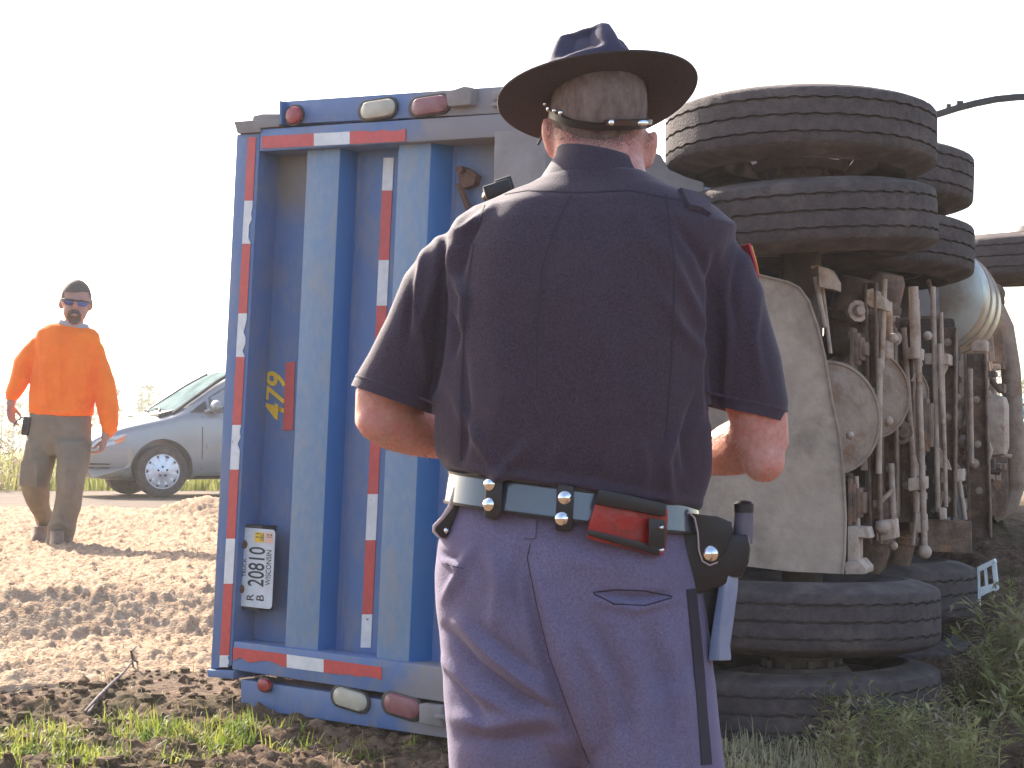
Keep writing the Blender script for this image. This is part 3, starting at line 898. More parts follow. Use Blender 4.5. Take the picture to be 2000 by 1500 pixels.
for (cx, cy, w, h, rot, mt, bar) in ((574, 225, 30, 34, 0, 'red_lens', bar_t), (737, 213, 66, 34, 3, 'cream_lens', bar_t), (838, 206, 70, 34, 3, 'maroon_lens', bar_t),
                                     (516, 1338, 24, 24, -7, 'red_lens', bar_b), (683, 1366, 66, 36, -7, 'cream_lens', bar_b), (784, 1379, 70, 40, -7, 'maroon_lens', bar_b)):
    g = MB(); oval(g, cx, cy, w * 1.16, h * 1.22, rot, -0.006, 0.006, 0.003)
    g.build("lamp_grommet", M['black'], bar, True)
    g = MB(); oval(g, cx, cy, w, h, rot, 0.0, 0.012, 0.010)
    g.build("tail_lamp", M[mt], bar, True)
blk = MB()
slab(blk, [(870, 180), (905, 168), (920, 170), (918, 204), (874, 208)], -0.05, 0.035)
slab(blk, [(960, 178), (985, 172), (985, 192), (962, 196)], -0.05, 0.03)
slab(blk, [(958, 200), (1000, 196), (1000, 206), (958, 208)], -0.05, 0.03)
blk.build("hinge_block", M['dusty_steel'], truck, True, 0.006)
blk = slab(MB(), [(818, 1374), (862, 1380), (862, 1420), (818, 1412)], -0.05, 0.035)
slab(blk, [(845, 1395), (866, 1398), (866, 1406), (845, 1403)], 0.03, 0.06)
blk.build("hinge_block", M['dusty_steel'], truck, True, 0.006)

# box body behind the gate
AXD = Vector((math.sin(R(20)), math.cos(R(20)), 0))         # along the chassis, away from the camera
ul, ub = tg(470, 775, -0.1)[0], tg(1050, 775, -0.1)[0]
vt_, vb_ = tg(700, 250, -0.1)[1], tg(700, 1325, -0.1)[1]
A = [tw_(ul, vb_, -0.31), tw_(ub, vb_ - .06, -0.31), tw_(ub, vt_ + .03, -0.31), tw_(ul, vt_, -0.31)]
B = [p + AXD * 4.6 for p in A]
MB().prism(A, B).build("box_body", M['blue'], truck, True, 0.02)

# ------------------------------------------------------------------ wheels
TR = 0.522
def tyre_mesh(rad=TR, width=0.275, tread=0.20, nseg=168):
    """axis along Z; tread with three zigzag grooves, shoulder blocks, sidewall ridges"""
    h = tread / 2
    prof = [("s", 0.285, -0.080), ("s", 0.300, -0.104), ("s", 0.335, -0.120), ("s", 0.385, -0.1335), ("s", 0.388, -0.1365), ("s", 0.405, -0.1365), ("s", 0.408, -0.133),
            ("s", 0.445, -0.128), ("s", 0.478, -0.118), ("s", 0.500, -0.1085), ("k", rad - 0.010, -h - 0.003), ("t", rad - 0.003, -h + 0.006)]
    for gz_ in (-0.062, 0.0, 0.062):
        prof += [("t", rad, gz_ - 0.0050), ("g", rad - 0.014, gz_ - 0.0034), ("g", rad - 0.014, gz_ + 0.0034), ("t", rad, gz_ + 0.0050)]
    mir = [(k, r_, -z) for (k, r_, z) in prof[:12]][::-1]
    prof += mir
    rings = []
    for (k, r_, z) in prof:
        ring = []
        for i in range(nseg):
            a = 2 * math.pi * i / nseg
            zz, rr = z, r_
            if k in "tg" and abs(z) < 0.08:
                zz += 0.0022 * (1 if (i // 2) % 2 else -1)
            if k == "k" and (i % 4) == 0: rr -= 0.004
            if k == "t" and abs(z) > 0.08 and (i % 4) == 0: rr -= 0.0015
            ring.append((rr * math.cos(a), rr * math.sin(a), zz))
        rings.append(ring)
    mb = MB(); mb.loft([[Vector(p) for p in r_] for r_ in rings], cap=False)
    me = mb.mesh("tyre", recalc=True)
    me.polygons.foreach_set("use_smooth", [True] * len(me.polygons))
    me.set_sharp_from_angle(angle=R(42))
    me.materials.append(M['rubber']); me.materials.append(M['sidewall'])
    for p in me.polygons:
        if abs(p.center.z) > 0.1035: p.material_index = 1
    return me
TYRE = tyre_mesh()
def rim_mesh():
    """disc wheel with hand holes, dish towards +Z"""
    mb = MB()
    mb.revolve([(0.292, -0.085), (0.300, -0.10), (0.286, -0.098), (0.272, -0.06), (0.262, 0.0), (0.272, 0.06), (0.286, 0.098), (0.300, 0.10), (0.292, 0.085)], (0, 0, 0), (0, 0, 1), 56)
    # disc with ten hand holes
    nh = 10
    def ring(r_, z, seg=80): return [Vector((r_ * math.cos(2 * math.pi * k / seg), r_ * math.sin(2 * math.pi * k / seg), z)) for k in range(seg)]
    mb.loft([ring(0.115, 0.125), ring(0.17, 0.125), ring(0.178, 0.112)], cap=False)
    seg = 80
    ri, ro = ring(0.178, 0.112), ring(0.238, 0.035)
    m1 = [a.lerp(b, 0.2) for a, b in zip(ri, ro)]; m2 = [a.lerp(b, 0.8) for a, b in zip(ri, ro)]
    V = ri + m1 + m2 + ro; Fs = []
    for k in range(seg):
        k2 = (k + 1) % seg
        Fs.append((k, k2, seg + k2, seg + k)); Fs.append((2 * seg + k, 2 * seg + k2, 3 * seg + k2, 3 * seg + k))
        if (k % 8) not in (2, 3, 4): Fs.append((seg + k, seg + k2, 2 * seg + k2, 2 * seg + k))
    mb.add(V, Fs)
    mb.loft([ring(0.238, 0.035), ring(0.263, 0.015)], cap=False)
    for k in range(10):
        a = 2 * math.pi * (k + .5) / 10
        mb.tube([(0.142 * math.cos(a), 0.142 * math.sin(a), 0.12), (0.142 * math.cos(a), 0.142 * math.sin(a), 0.15)], 0.014, 6)
    mb.revolve([(0.115, 0.125), (0.108, 0.16), (0.06, 0.20), (0.0, 0.205)], (0, 0, 0), (0, 0, 1), 32)
    me = mb.mesh("rim"); me.materials.append(M['rim'])
    me.polygons.foreach_set("use_smooth", [True] * len(me.polygons)); me.set_sharp_from_angle(angle=R(35))
    return me
RIM = rim_mesh()
wi = 0
def wheel(loc, flip, tilt=(0, 0), spin=0.0, scale=1.0):
    w = empty("wheel", loc)
    w.rotation_euler = (R(tilt[0]) + (math.pi if flip else 0), R(tilt[1]), spin)
    w.scale = (scale,) * 3
    w.parent = truck; w.matrix_parent_inverse = Matrix.Translation(-Vector(truck.location))
    for n, me in (("tyre", TYRE), ("rim", RIM)):
        o = bpy.data.objects.new(n, me); COL.objects.link(o); o.parent = w
    return w
A1 = (1.119, 7.13); A2 = (1.575, 8.39)
sp = 0.0
for (x, y), zs in ((A1, (2.378, 2.057, 0.558, 0.232)), (A2, (2.41, 2.08, 0.548, 0.215))):
    for i, z in enumerate(zs):
        # outer wheels dish inwards, inner wheels outwards, as dual wheels are mounted
        wheel((x, y, z), i in (0, 2), (random.uniform(-.6, .6) + (2.2 if i < 2 else 1.2), random.uniform(-.6, .6) + (1.2 if i < 2 else 0.4)), random.uniform(0, 6))
wheel((3.02, 10.75, 2.285), False, (1, -2), 0.4)

# ------------------------------------------------------------------ underside
def wp(px, py, Y): return at(px, py, Y)
def vbar(mb, px0, py0, px1, py1, Y, w, d=None, Y1=None):
    """a straight bar of square section between two measured points"""
    a, b = wp(px0, py0, Y), wp(px1, py1, Y1 or Y)
    z = (b - a).normalized(); x = AXD.cross(z).normalized(); y = z.cross(x)
    mb.box((a + b) / 2, (w, d or w, (b - a).length), Matrix((x, y, z)).transposed()); return mb
def vrod(mb, px0, py0, px1, py1, Y, r, Y1=None, seg=12):
    mb.tube([wp(px0, py0, Y), wp(px1, py1, Y1 or Y)], r, seg); return mb
def pp(mb, pts, Y, th):
    f_ = [wp(x, y, Y) for x, y in pts]
    mb.prism(f_, [p + AXD * th for p in f_]); return mb

# mud flap plate between the wheel pairs
fl = [(1478, 536), (1540, 551), (1561, 562), (1580, 588), (1598, 640), (1612, 700), (1625, 780), (1640, 850), (1648, 930), (1652, 1010), (1650, 1080), (1646, 1121), (1540, 1116), (1440, 1104), (1350, 1098), (1350, 980), (1352, 700), (1400, 560)]
pp(MB(), fl, 6.82, 0.012).build("mud_flap", M['flap'], truck)
MB().tube([wp(x, y, 6.815) for x, y in fl[:12]], .005, 6).build("flap_edge", M['flap'], truck, True)
# pale panel beside the neck of the officer
pp(MB(), [(1240, 300), (1262, 292), (1288, 302), (1304, 330), (1340, 346), (1372, 356), (1376, 400), (1240, 420)], 6.9, 0.02).build("fender_panel", M['dusty_steel'], truck)

# axles (upright now), diff housings, drums
ax = MB()
ax.tube([(A1[0], A1[1], 2.15), (A1[0], A1[1], 1.75), (A1[0], A1[1], 1.0), (A1[0], A1[1], 0.5)], [0.075, 0.085, 0.085, 0.075], 18)
ax.build("axle", M['grease'], truck, True)
ax = MB()
ax.tube([(A2[0], A2[1], 2.2), (A2[0], A2[1], 1.75), (A2[0], A2[1], 1.0), (A2[0], A2[1], 0.5)], [0.075, 0.09, 0.09, 0.075], 18)
ax.ellipsoid((A2[0] + .02, A2[1] - .04, 1.34), (0.25, 0.24, 0.25))
ax.build("axle", M['grease'], truck, True)
for (px, py, Y, rp, wd_) in ((1620, 816, 6.98, 112, 0.10), (1698, 770, 7.31, 88, 0.16), (1760, 770, 7.9, 60, 0.12)):
    r_ = rp * Y / F
    d = MB()
    nrm = (-AXD * 0.9 + Vector((0.62, 0, 0.05))).normalized()
    d.revolve([(0.0, 0.045), (r_ * .45, 0.042), (r_ * .72, 0.03), (r_ * .86, 0.012), (r_ * .93, 0.012), (r_ * .95, 0.018), (r_, 0.014), (r_, -0.004), (r_ * .98, -wd_)], wp(px, py, Y), nrm, 56)
    d = d.build("brake_dish", M['drum'], truck, True)
for (px, py, Y, rp) in ((1660, 618, 7.35, 42), (1720, 602, 8.0, 36), (1700, 1042, 7.5, 44), (1760, 1050, 8.0, 30)):
    r_ = rp * Y / F
    c = wp(px, py, Y)
    d = MB(); d.revolve([(0.0, .16), (r_ * .8, .155), (r_, .12), (r_, .02), (r_ * 1.12, .015), (r_ * 1.12, -.015), (r_, -.02), (r_, -.12), (r_ * .75, -.16), (0, -.165)], c, Vector((0.2, -0.2, 1)), 28)
    d.build("brake_chamber", M['chassis'], truck, True)

# bright spring beams, torque rods and long rods across the truck
for (x0, y0, x1, y1, Y, w) in ((1702, 552, 1712, 1062, 7.25, 0.036), (1768, 620, 1772, 1020, 7.7, 0.062), (1852, 640, 1850, 1010, 8.2, 0.07), (1735, 640, 1740, 1010, 7.5, 0.055), (1905, 690, 1915, 1050, 8.9, 0.10)):
    cb = vbar(MB(), x0, y0, x1, y1, Y, w * .9, .012)
    e_ = w * 3600 / Y / 2
    for sg in (-1, 1): vbar(cb, x0 + sg * e_, y0, x1 + sg * e_, y1, Y - .02, .010, .07)
    cb = cb.build("cross_beam", M['chassis'], truck, True, 0.003)
    for q in range(3):
        t = (q + .5) / 3 + .09 * math.sin(q * 5 + x0)
        MB().revolve([(0, .016), (.008, .015), (.011, .004), (.018, .004), (.018, -.002)], wp(x0 + (x1 - x0) * t, y0 + (y1 - y0) * t, Y - .012), -AXD, 8).build("bolt", M['chassis_pale'], cb, True)
for (x0, y0, x1, y1, Y, r_) in ((1728, 545, 1722, 720, 7.25, .011), (1718, 700, 1716, 925, 7.2, .013), (1790, 585, 1806, 1072, 7.6, .013), (1765, 640, 1790, 1000, 7.65, .012), (1838, 610, 1848, 990, 8.0, .009),
                                (1740, 905, 1745, 1012, 7.4, .013), (1822, 560, 1832, 1000, 8.0, .012), (1735, 590, 1738, 700, 7.4, .016), (1784, 560, 1788, 700, 7.55, .020), (1592, 540, 1612, 640, 6.95, .010), (1606, 560, 1622, 690, 7.0, .008), (1672, 930, 1676, 1050, 7.1, .010), (1895, 720, 1898, 905, 8.8, .012), (1872, 930, 1885, 1015, 8.7, .012)):
    vrod(MB(), x0, y0, x1, y1, Y, r_).build("rod", M['chassis_pale'], truck, True)
# brackets
for pts, Y, th in (([(1768, 678), (1800, 680), (1799, 703), (1768, 700)], 7.6, .10), ([(1773, 934), (1808, 930), (1808, 955), (1774, 960)], 7.6, .10),
                   ([(1584, 524), (1598, 518), (1600, 560), (1632, 566), (1632, 548), (1618, 524), (1600, 520), (1584, 520)], 6.9, .12),
                   ([(1690, 566), (1706, 562), (1728, 585), (1730, 606), (1700, 600), (1690, 590)], 7.2, .16),
                   ([(1806, 690), (1852, 690), (1852, 712), (1806, 712)], 8.0, .2), ([(1822, 925), (1880, 915), (1880, 940), (1822, 945)], 8.2, .12),
                   ([(1655, 1028), (1694, 1030), (1700, 1052), (1676, 1050), (1676, 1100), (1655, 1100)], 6.95, .12),
                   ([(1710, 1018), (1745, 1014), (1748, 1052), (1712, 1058)], 7.2, .14), ([(1775, 1002), (1800, 1006), (1802, 1040), (1778, 1042)], 7.7, .2),
                   ([(1650, 1098), (1676, 1094), (1690, 1110), (1690, 1122), (1650, 1122)], 6.9, .2)):
    pp(MB(), pts, Y, th).build("bracket", M['chassis_pale'], truck, True, 0.006)
# gussets
for pts, Y in (([(1800, 705), (1802, 712), (1784, 745), (1778, 745)], 7.6), ([(1780, 860), (1790, 900), (1800, 930), (1778, 930)], 7.65), ([(1820, 740), (1850, 700), (1850, 720), (1826, 770)], 8.05), ([(1824, 860), (1852, 900), (1858, 918), (1824, 910)], 8.05)):
    pp(MB(), pts, Y, .02).build("gusset", M['chassis_pale'], truck)
# spring packs: stacked leaves standing on edge between the axles
for (px, py0, py1, Y) in ((1672, 640, 720, 7.05), (1668, 935, 1030, 7.05), (1800, 760, 900, 7.7)):
    for q in range(4):
        k = q * 9
        pp(MB(), [(px - 12 + q * 8, py0 + k), (px - 5 + q * 8, py0 + k), (px - 5 + q * 8, py1 - k), (px - 12 + q * 8, py1 - k)], Y + q * .01, .09).build("spring_leaf", M['chassis'], truck, True, .003)
# bolts and hubs that catch the light
for (px, py, Y, r_) in ((1732, 674, 7.3, .018), (1745, 660, 7.3, .02), (1660, 850, 6.88, .016), (1735, 822, 7.3, .02), (1812, 656, 7.8, .02), (1724, 1030, 7.15, .03), (1745, 1066, 7.3, .018), (1806, 1078, 7.6, .03), (1730, 690, 7.28, .03)):
    MB().ellipsoid(wp(px, py, Y), (r_, r_, r_), None, 12, 8).build("hub_bolt", M['chassis_pale'], truck, True)
# frame rails along the chassis, and the dark subframe mass behind the drums
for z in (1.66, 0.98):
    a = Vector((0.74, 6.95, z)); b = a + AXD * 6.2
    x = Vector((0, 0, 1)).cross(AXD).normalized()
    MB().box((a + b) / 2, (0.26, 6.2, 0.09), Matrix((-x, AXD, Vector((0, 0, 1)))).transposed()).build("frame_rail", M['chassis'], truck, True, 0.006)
for k, dd in enumerate((0.5, 1.2, 2.6, 3.6)):
    c = Vector((0.72, 6.75, 1.32)) + AXD * dd
    MB().box(c, (0.2, 0.09, 0.6), Matrix((-x, AXD, Vector((0, 0, 1)))).transposed()).build("crossmember", M['chassis'], truck, True, 0.006)
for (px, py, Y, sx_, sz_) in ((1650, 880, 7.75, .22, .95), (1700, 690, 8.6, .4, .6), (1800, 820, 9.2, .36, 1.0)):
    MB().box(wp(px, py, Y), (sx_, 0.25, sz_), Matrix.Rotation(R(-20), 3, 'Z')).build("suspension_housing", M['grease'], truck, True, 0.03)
# air tanks between the axles (rusty band)
MB().revolve([(0, .33), (.07, .32), (.10, .28), (.105, .2), (.105, -.2), (.10, -.28), (.07, -.32), (0, -.33)], wp(1668, 740, 7.7), Vector((.1, .1, 1)), 28).build("air_tank", M['chassis'], truck, True)

# fuel tank with two straps
tc_ = wp(1812, 577, 9.1); tr = 112 * 9.1 / F
ft = MB().revolve([(0, -.012), (tr * .8, -.010), (tr * .95, 0.0), (tr, .03), (tr, .78), (tr * .95, .81), (0, .82)], tc_, AXD, 64)
ft = ft.build("fuel_tank", M['alu'], truck, True)
for h in (0.2, 0.52):
    MB().revolve([(tr - .002, h), (tr + .006, h), (tr + .006, h + .06), (tr - .002, h + .06)], tc_, AXD, 64).build("strap", M['chassis_pale'], ft, True)
pp(MB(), [(1790, 560), (1861, 556), (1862, 616), (1792, 618)], 9.07, 0.015).build("tank_plate", M['dusty_steel'], truck)
# gearbox, transmission casing and clutter further forward
g = MB()
g.box(wp(1915, 832, 9.3), (0.27, 0.30, 0.31), Matrix.Rotation(R(-18), 3, 'Z'))
g.build("gearbox", M['chassis_pale'], truck, True, 0.05)
cl = MB()
rr = random.Random(11)
for _ in range(16):
    px, py = rr.uniform(1862, 1905), rr.uniform(775, 930)
    cl.ellipsoid(wp(px, py, rr.uniform(8.9, 9.2)), (rr.uniform(.02, .05),) * 3, None, 12, 8)
cl.build("valve_cluster", M['chassis_pale'], truck, True)
for k in range(6):                                      # louvred guard
    x_ = 1870 + 13 * k
    vbar(MB(), x_, 664 - 1.5 * k, x_ + 4, 706, 9.8, .022).build("slat", M['chassis_pale'], truck)
    vbar(MB(), 1893 + 12 * k, 904, 1890 + 12 * k, 938, 9.9, .022).build("slat", M['chassis_pale'], truck)
for k in range(4):
    vbar(MB(), 1836 + 12 * k, 968, 1840 + 13 * k, 1018, 9.0, .017).build("slat", M['white_paint'], truck)
pp(MB(), [(1858, 655), (1955, 640), (1965, 712), (1870, 716)], 10.1, .05).build("guard_panel", M['chassis'], truck)
pp(MB(), [(1870, 712), (1960, 706), (1958, 720), (1932, 722), (1930, 760), (1880, 770)], 10.0, .2).build("guard_panel", M['chassis'], truck)
pp(MB(), [(1880, 896), (1966, 890), (1968, 944), (1966, 1005), (1872, 1012)], 10.2, .1).build("guard_panel", M['chassis'], truck)
pp(MB(), [(1800, 1014), (1896, 1018), (1898, 1080), (1800, 1076)], 8.0, .02).build("lower_panel", M['chassis'], truck)
# hoses
for pts, Y, r_ in (([(1862, 900), (1880, 930), (1905, 935), (1925, 915), (1935, 880), (1926, 856)], 9.0, .012), ([(1880, 900), (1893, 918), (1912, 920), (1924, 905)], 8.95, .010), ([(1865, 790), (1876, 780), (1884, 800), (1874, 830)], 8.9, .014),
                   ([(1880, 730), (1900, 750), (1930, 768), (1940, 775)], 9.4, .014), ([(1820, 1000), (1835, 985), (1842, 960)], 8.2, .01), ([(1940, 770), (1938, 735), (1935, 705)], 9.8, .008),
                   ([(1930, 890), (1952, 888), (1975, 892)], 9.9, .014), ([(1712, 985), (1730, 970), (1746, 955)], 7.3, .01)):
    MB().tube([wp(x, y, Y) for x, y in pts], r_, 10).build("hose", M['chassis_pale'], truck, True)
# bent fender beam at the front and its bracket
MB().tube([wp(1936, 572, 10.3), wp(1943, 598, 10.3), wp(1962, 640, 10.3), wp(1974, 720, 10.3), wp(1980, 820, 10.3), wp(1983, 900, 10.3), wp(1985, 945, 10.3), wp(1974, 985, 10.3), wp(1940, 1014, 10.3)],
          [.045, .05, .052, .054, .054, .052, .05, .045, .04], 14).build("fender_beam", M['drum'], truck, True)
MB().tube([wp(1925, 690, 10.2), wp(1940, 700, 10.2), wp(1945, 660, 10.2), wp(1930, 650, 10.2)], .02, 8).build("hose", M['chassis'], truck, True)
kn = MB()
kn.ellipsoid(wp(1942, 574, 10.3), (.06, .06, .06)); kn.ellipsoid(wp(1950, 590, 10.3), (.035, .04, .05)); kn.tube([wp(1938, 560, 10.3), wp(1945, 600, 10.3)], .03)
kn.build("steering_knuckle", M['chassis'], truck, True)
# long curved arm reaching out past the upper wheels
arm = MB()
pts = [(1790, 232), (1832, 221), (1870, 209), (1905, 200), (1945, 192), (1985, 188), (2040, 186)]
for off, th in ((0, 0.018),):
    A_ = [wp(x, y - 5, 8.6) for x, y in pts]; B_ = [wp(x, y + 5, 8.6) for x, y in pts]
    rings = [[a, a + AXD * .05, b + AXD * .05, b] for a, b in zip(A_, B_)]
    arm.loft(rings)
arm.box(wp(1852, 208, 8.62), (.02, .03, .02)); arm.box(wp(1874, 203, 8.62), (.03, .03, .025))
arm.build("curved_arm", M['black'], truck, True)
# white bezel lying low at the right
bz = MB()
pp(bz, [(1908, 1108), (1941, 1092), (1945, 1100), (1912, 1118)], 8.25, .08)
pp(bz, [(1936, 1098), (1944, 1094), (1950, 1152), (1942, 1156)], 8.25, .05)
pp(bz, [(1913, 1148), (1946, 1138), (1948, 1150), (1914, 1166)], 8.25, .05)
pp(bz, [(1921, 1112), (1927, 1110), (1930, 1144), (1924, 1147)], 8.26, .02)
pp(bz, [(1908, 1108), (1912, 1110), (1914, 1186), (1910, 1186)], 8.25, .05)
bz.build("light_bezel", M['white_paint'], truck, False, 0.004)
# pipework, clamps and bolt heads crowding the space between the axles
rr = random.Random(21)
for k in range(38):
    px, py = rr.uniform(1655, 1855), rr.uniform(570, 1060)
    Y = 7.12 + (px - 1650) / 200 * .95 + rr.uniform(-.08, .3)
    t_ = rr.random()
    if t_ < .45:
        L_ = rr.uniform(40, 190); x2 = px + rr.uniform(-8, 14)
        pts = [(px, py - L_ / 2), (x2, py), (x2 + rr.uniform(-6, 6), py + L_ / 2)]
        MB().tube([wp(x, y, Y) for x, y in pts], rr.uniform(.006, .014), 8).build("pipe", M[rr.choice(['chassis_pale', 'chassis', 'grease'])], truck, True)
    elif t_ < .75:
        w_, h_ = rr.uniform(10, 34), rr.uniform(8, 26)
        pp(MB(), [(px - w_ / 2, py - h_ / 2), (px + w_ / 2, py - h_ / 2 + rr.uniform(-4, 4)), (px + w_ / 2, py + h_ / 2), (px - w_ / 2 + rr.uniform(-4, 4), py + h_ / 2)], Y, rr.uniform(.05, .14)).build("clamp", M[rr.choice(['chassis_pale', 'chassis', 'chassis'])], truck, True, .005)
    else:
        a_ = rr.uniform(.012, .03)
        MB().revolve([(0, a_), (a_ * .7, a_ * .95), (a_, a_ * .4), (a_, 0), (a_ * 1.7, 0), (a_ * 1.7, -.03)], wp(px, py, Y), Vector((rr.uniform(-.2, .8), -1, rr.uniform(-.3, .3))), 10).build("bolt_head", M[rr.choice(['chassis_pale', 'chassis'])], truck, True)
for k in range(34):
    px, py = rr.uniform(1845, 1955), rr.uniform(640, 1000)
    Y = rr.uniform(9.1, 9.9)
    t_ = rr.random()
    if t_ < .5:
        an = rr.uniform(0, 3.14); L_ = rr.uniform(15, 60)
        pts = [(px - math.cos(an) * L_ / 2, py - math.sin(an) * L_ / 2), (px + rr.uniform(-8, 8), py + rr.uniform(-8, 8)), (px + math.cos(an) * L_ / 2, py + math.sin(an) * L_ / 2)]
        MB().tube([wp(x, y, Y) for x, y in pts], rr.uniform(.008, .02), 8).build("pipe", M[rr.choice(['chassis_pale', 'chassis', 'grease'])], truck, True)
    else:
        w_, h_ = rr.uniform(8, 36), rr.uniform(8, 36)
        pp(MB(), [(px - w_ / 2, py - h_ / 2), (px + w_ / 2, py - h_ / 2), (px + w_ / 2, py + h_ / 2), (px - w_ / 2, py + h_ / 2)], Y, rr.uniform(.06, .2)).build("clamp", M[rr.choice(['chassis_pale', 'chassis', 'grease'])], truck, True, .008)
# dark engine mass further forward
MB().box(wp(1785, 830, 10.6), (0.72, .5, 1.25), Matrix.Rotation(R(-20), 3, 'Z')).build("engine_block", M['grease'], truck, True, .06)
MB().revolve([(.02, -.02), (.09, -.02), (.10, 0), (.10, .05), (.13, .06), (.135, .10), (.13, .22)], wp(1872, 742, 9.2), AXD, 36).build("bell_housing", M['chassis_pale'], truck, True)
# cab lying beyond the box
c = Vector((0.55, 12.6, 1.3))
cabm = MB().box(c, (2.3, 1.9, 2.2), Matrix.Rotation(R(-20), 3, 'Z'))
cabm.build("cab", M['blue'], truck, True, 0.15)
# ------------------------------------------------------------------ people: shared pieces
def ring_at(L, Rr, py, hd, Y, n=2.3, tilt=0.0, seg=48, yc=0.0):
    """horizontal cross section between two picture columns; tilt = picture pixels its right end lies lower"""
    a = at(L, py - tilt / 2, Y); b = at(Rr, py + tilt / 2, Y)
    c = (a + b) / 2; ex = (b - a) / 2
    out = []
    for k in range(seg):
        t = 2 * math.pi * k / seg
        cs, sn = math.cos(t), math.sin(t)
        x = math.copysign(abs(cs) ** (2 / n), cs); y = math.copysign(abs(sn) ** (2 / n), sn)
        out.append(c + ex * x + Vector((0, y * hd + yc, 0)))
    return out

def hand(mb, wrist, dirv, palm_n, thumb_side, s=1.0, curl=0.5):
    """palm, four unequal bent fingers and a thumb from the side of the palm"""
    d = dirv.normalized(); n = palm_n.normalized(); n = (n - d * n.dot(d)).normalized(); x = d.cross(n).normalized() * thumb_side
    Mx = Matrix((x, n, d)).transposed()
    L = 0.095 * s
    secs = []
    for (t, w, th) in ((-0.25, .026, .020), (0, .030, .020), (.35, .039, .0165), (.75, .042, .0145), (1.0, .040, .012)):
        secs.append([wrist + d * (t * L) + x * (w * s * math.cos(a)) + n * (th * s * math.sin(a)) for a in [2 * math.pi * k / 14 for k in range(14)]])
    mb.loft(secs)
    for i, (off, ln) in enumerate(((.031, .070), (.0105, .080), (-.0105, .074), (-.031, .058))):
        p = wrist + d * (L * .92) + x * (off * s)
        pts = [p - d * .02 * s, p]
        a = 0.12 + 0.05 * i
        for f_, l_ in ((curl * .9, .45), (curl * 1.1, .32), (curl * .7, .25)):
            a += f_
            p = p + (d * math.cos(a) + n * math.sin(a)) * (ln * l_ * s)
            pts.append(p)
        mb.tube(pts, [.0095 * s, .0095 * s, .009 * s, .0082 * s, .0062 * s], 8)
    p = wrist + d * (L * .2) + x * (.026 * s)
    t1 = p + (x * .75 + d * .65 + n * .25).normalized() * .038 * s
    t2 = t1 + (x * .35 + d * .85 + n * .4).normalized() * .032 * s
    t3 = t2 + (d * .9 + n * .5).normalized() * .024 * s
    mb.tube([p, t1, t2, t3], [.014 * s, .0125 * s, .0105 * s, .008 * s], 8)

def strip(bvh, pl, w, h, mb, step=8, ray_from=None):
    """a thin raised strip following a surface, through measured picture points"""
    pts = []
    for (x0, y0), (x1, y1) in zip(pl, pl[1:]):
        n = max(1, int(math.hypot(x1 - x0, y1 - y0) / step))
        for i in range(n):
            pts.append((x0 + (x1 - x0) * i / n, y0 + (y1 - y0) * i / n))
    pts.append(pl[-1])
    P, Nn = [], []
    for x, y in pts:
        d = ray(x, y)
        hit = bvh.ray_cast(CAM, d.normalized())
        if hit[0] is not None:
            nn = hit[1] if hit[1].dot(d) < 0 else -hit[1]
            P.append(hit[0]); Nn.append(nn)
    if len(P) < 2: return
    rings = []
    for i, p in enumerate(P):
        t = (P[min(i + 1, len(P) - 1)] - P[max(i - 1, 0)]).normalized()
        n_ = sum((Nn[j] for j in range(max(0, i - 2), min(len(P), i + 3))), Vector()).normalized()
        s = t.cross(n_).normalized()
        rings.append([p - s * w / 2 - n_ * .002, p - s * w * .42 + n_ * h, p + s * w * .42 + n_ * h, p + s * w / 2 - n_ * .002])
    mb.loft(rings)

def bvh_of(o_or_me):
    me = o_or_me.data if hasattr(o_or_me, "data") else o_or_me
    return BVHTree.FromPolygons([v.co.copy() for v in me.vertices], [tuple(p.vertices) for p in me.polygons])

# ------------------------------------------------------------------ the officer, seen from behind
off = empty("person", at(1130, 1500, 3.05) * 1.0)
off.location.z = 0.0
tag(off, "person seen from behind in brimmed hat, navy short sleeved shirt and slate trousers", "person")
YO = 3.05
# body: one continuous surface (head, neck, trunk, arms, hands, legs)
b = MB()
HC = at(1170, 226, 3.10)
hm_ = Matrix.Rotation(R(10), 3, 'X') @ Matrix.Rotation(R(4), 3, 'Y')
b.ellipsoid(HC + Vector((0, 0.005, 0.01)), (0.081, 0.100, 0.108), hm_, 32, 20)
b.ellipsoid(at(1172, 290, 3.15), (0.068, 0.078, 0.075), hm_, 24, 14)           # jaw
b.ellipsoid(at(1174, 275, 3.235), (0.015, 0.022, 0.026), None, 12, 8)           # nose
b.ellipsoid(at(1174, 322, 3.205), (0.03, 0.02, 0.02), None, 12, 8)              # chin
for ex, ey, sg in ((1073, 272, -1), (1270, 294, 1)):
    em = Matrix.Rotation(R(sg * 12), 3, 'Y') @ Matrix.Rotation(R(sg * -40), 3, 'Z')
    c = at(ex, ey, 3.10)
    b.ellipsoid(c, (0.0075, 0.017, 0.036), em, 16, 14)
    b.ellipsoid(c + Vector((sg * .004, -0.004, 0.010)), (0.007, 0.013, 0.026), em, 14, 12)
    b.ellipsoid(c - Vector((sg * .012, -0.008, 0.0)), (0.014, 0.010, 0.022), em, 12, 8)
b.loft([ring_at(1078, 1262, 262, .070, 3.10), ring_at(1086, 1254, 300, .068, 3.09), ring_at(1076, 1262, 345, .073, 3.06), ring_at(1040, 1300, 385, .085, 3.05)])
b.loft([ring_at(980, 1350, 395, .09, YO), ring_at(900, 1400, 460, .11, YO), ring_at(890, 1380, 600, .135, YO), ring_at(880, 1370, 800, .14, YO), ring_at(890, 1350, 950, .135, YO, tilt=50),
        ring_at(885, 1345, 1060, .135, YO, tilt=40), ring_at(890, 1360, 1180, .14, YO), ring_at(910, 1370, 1260, .12, YO)])
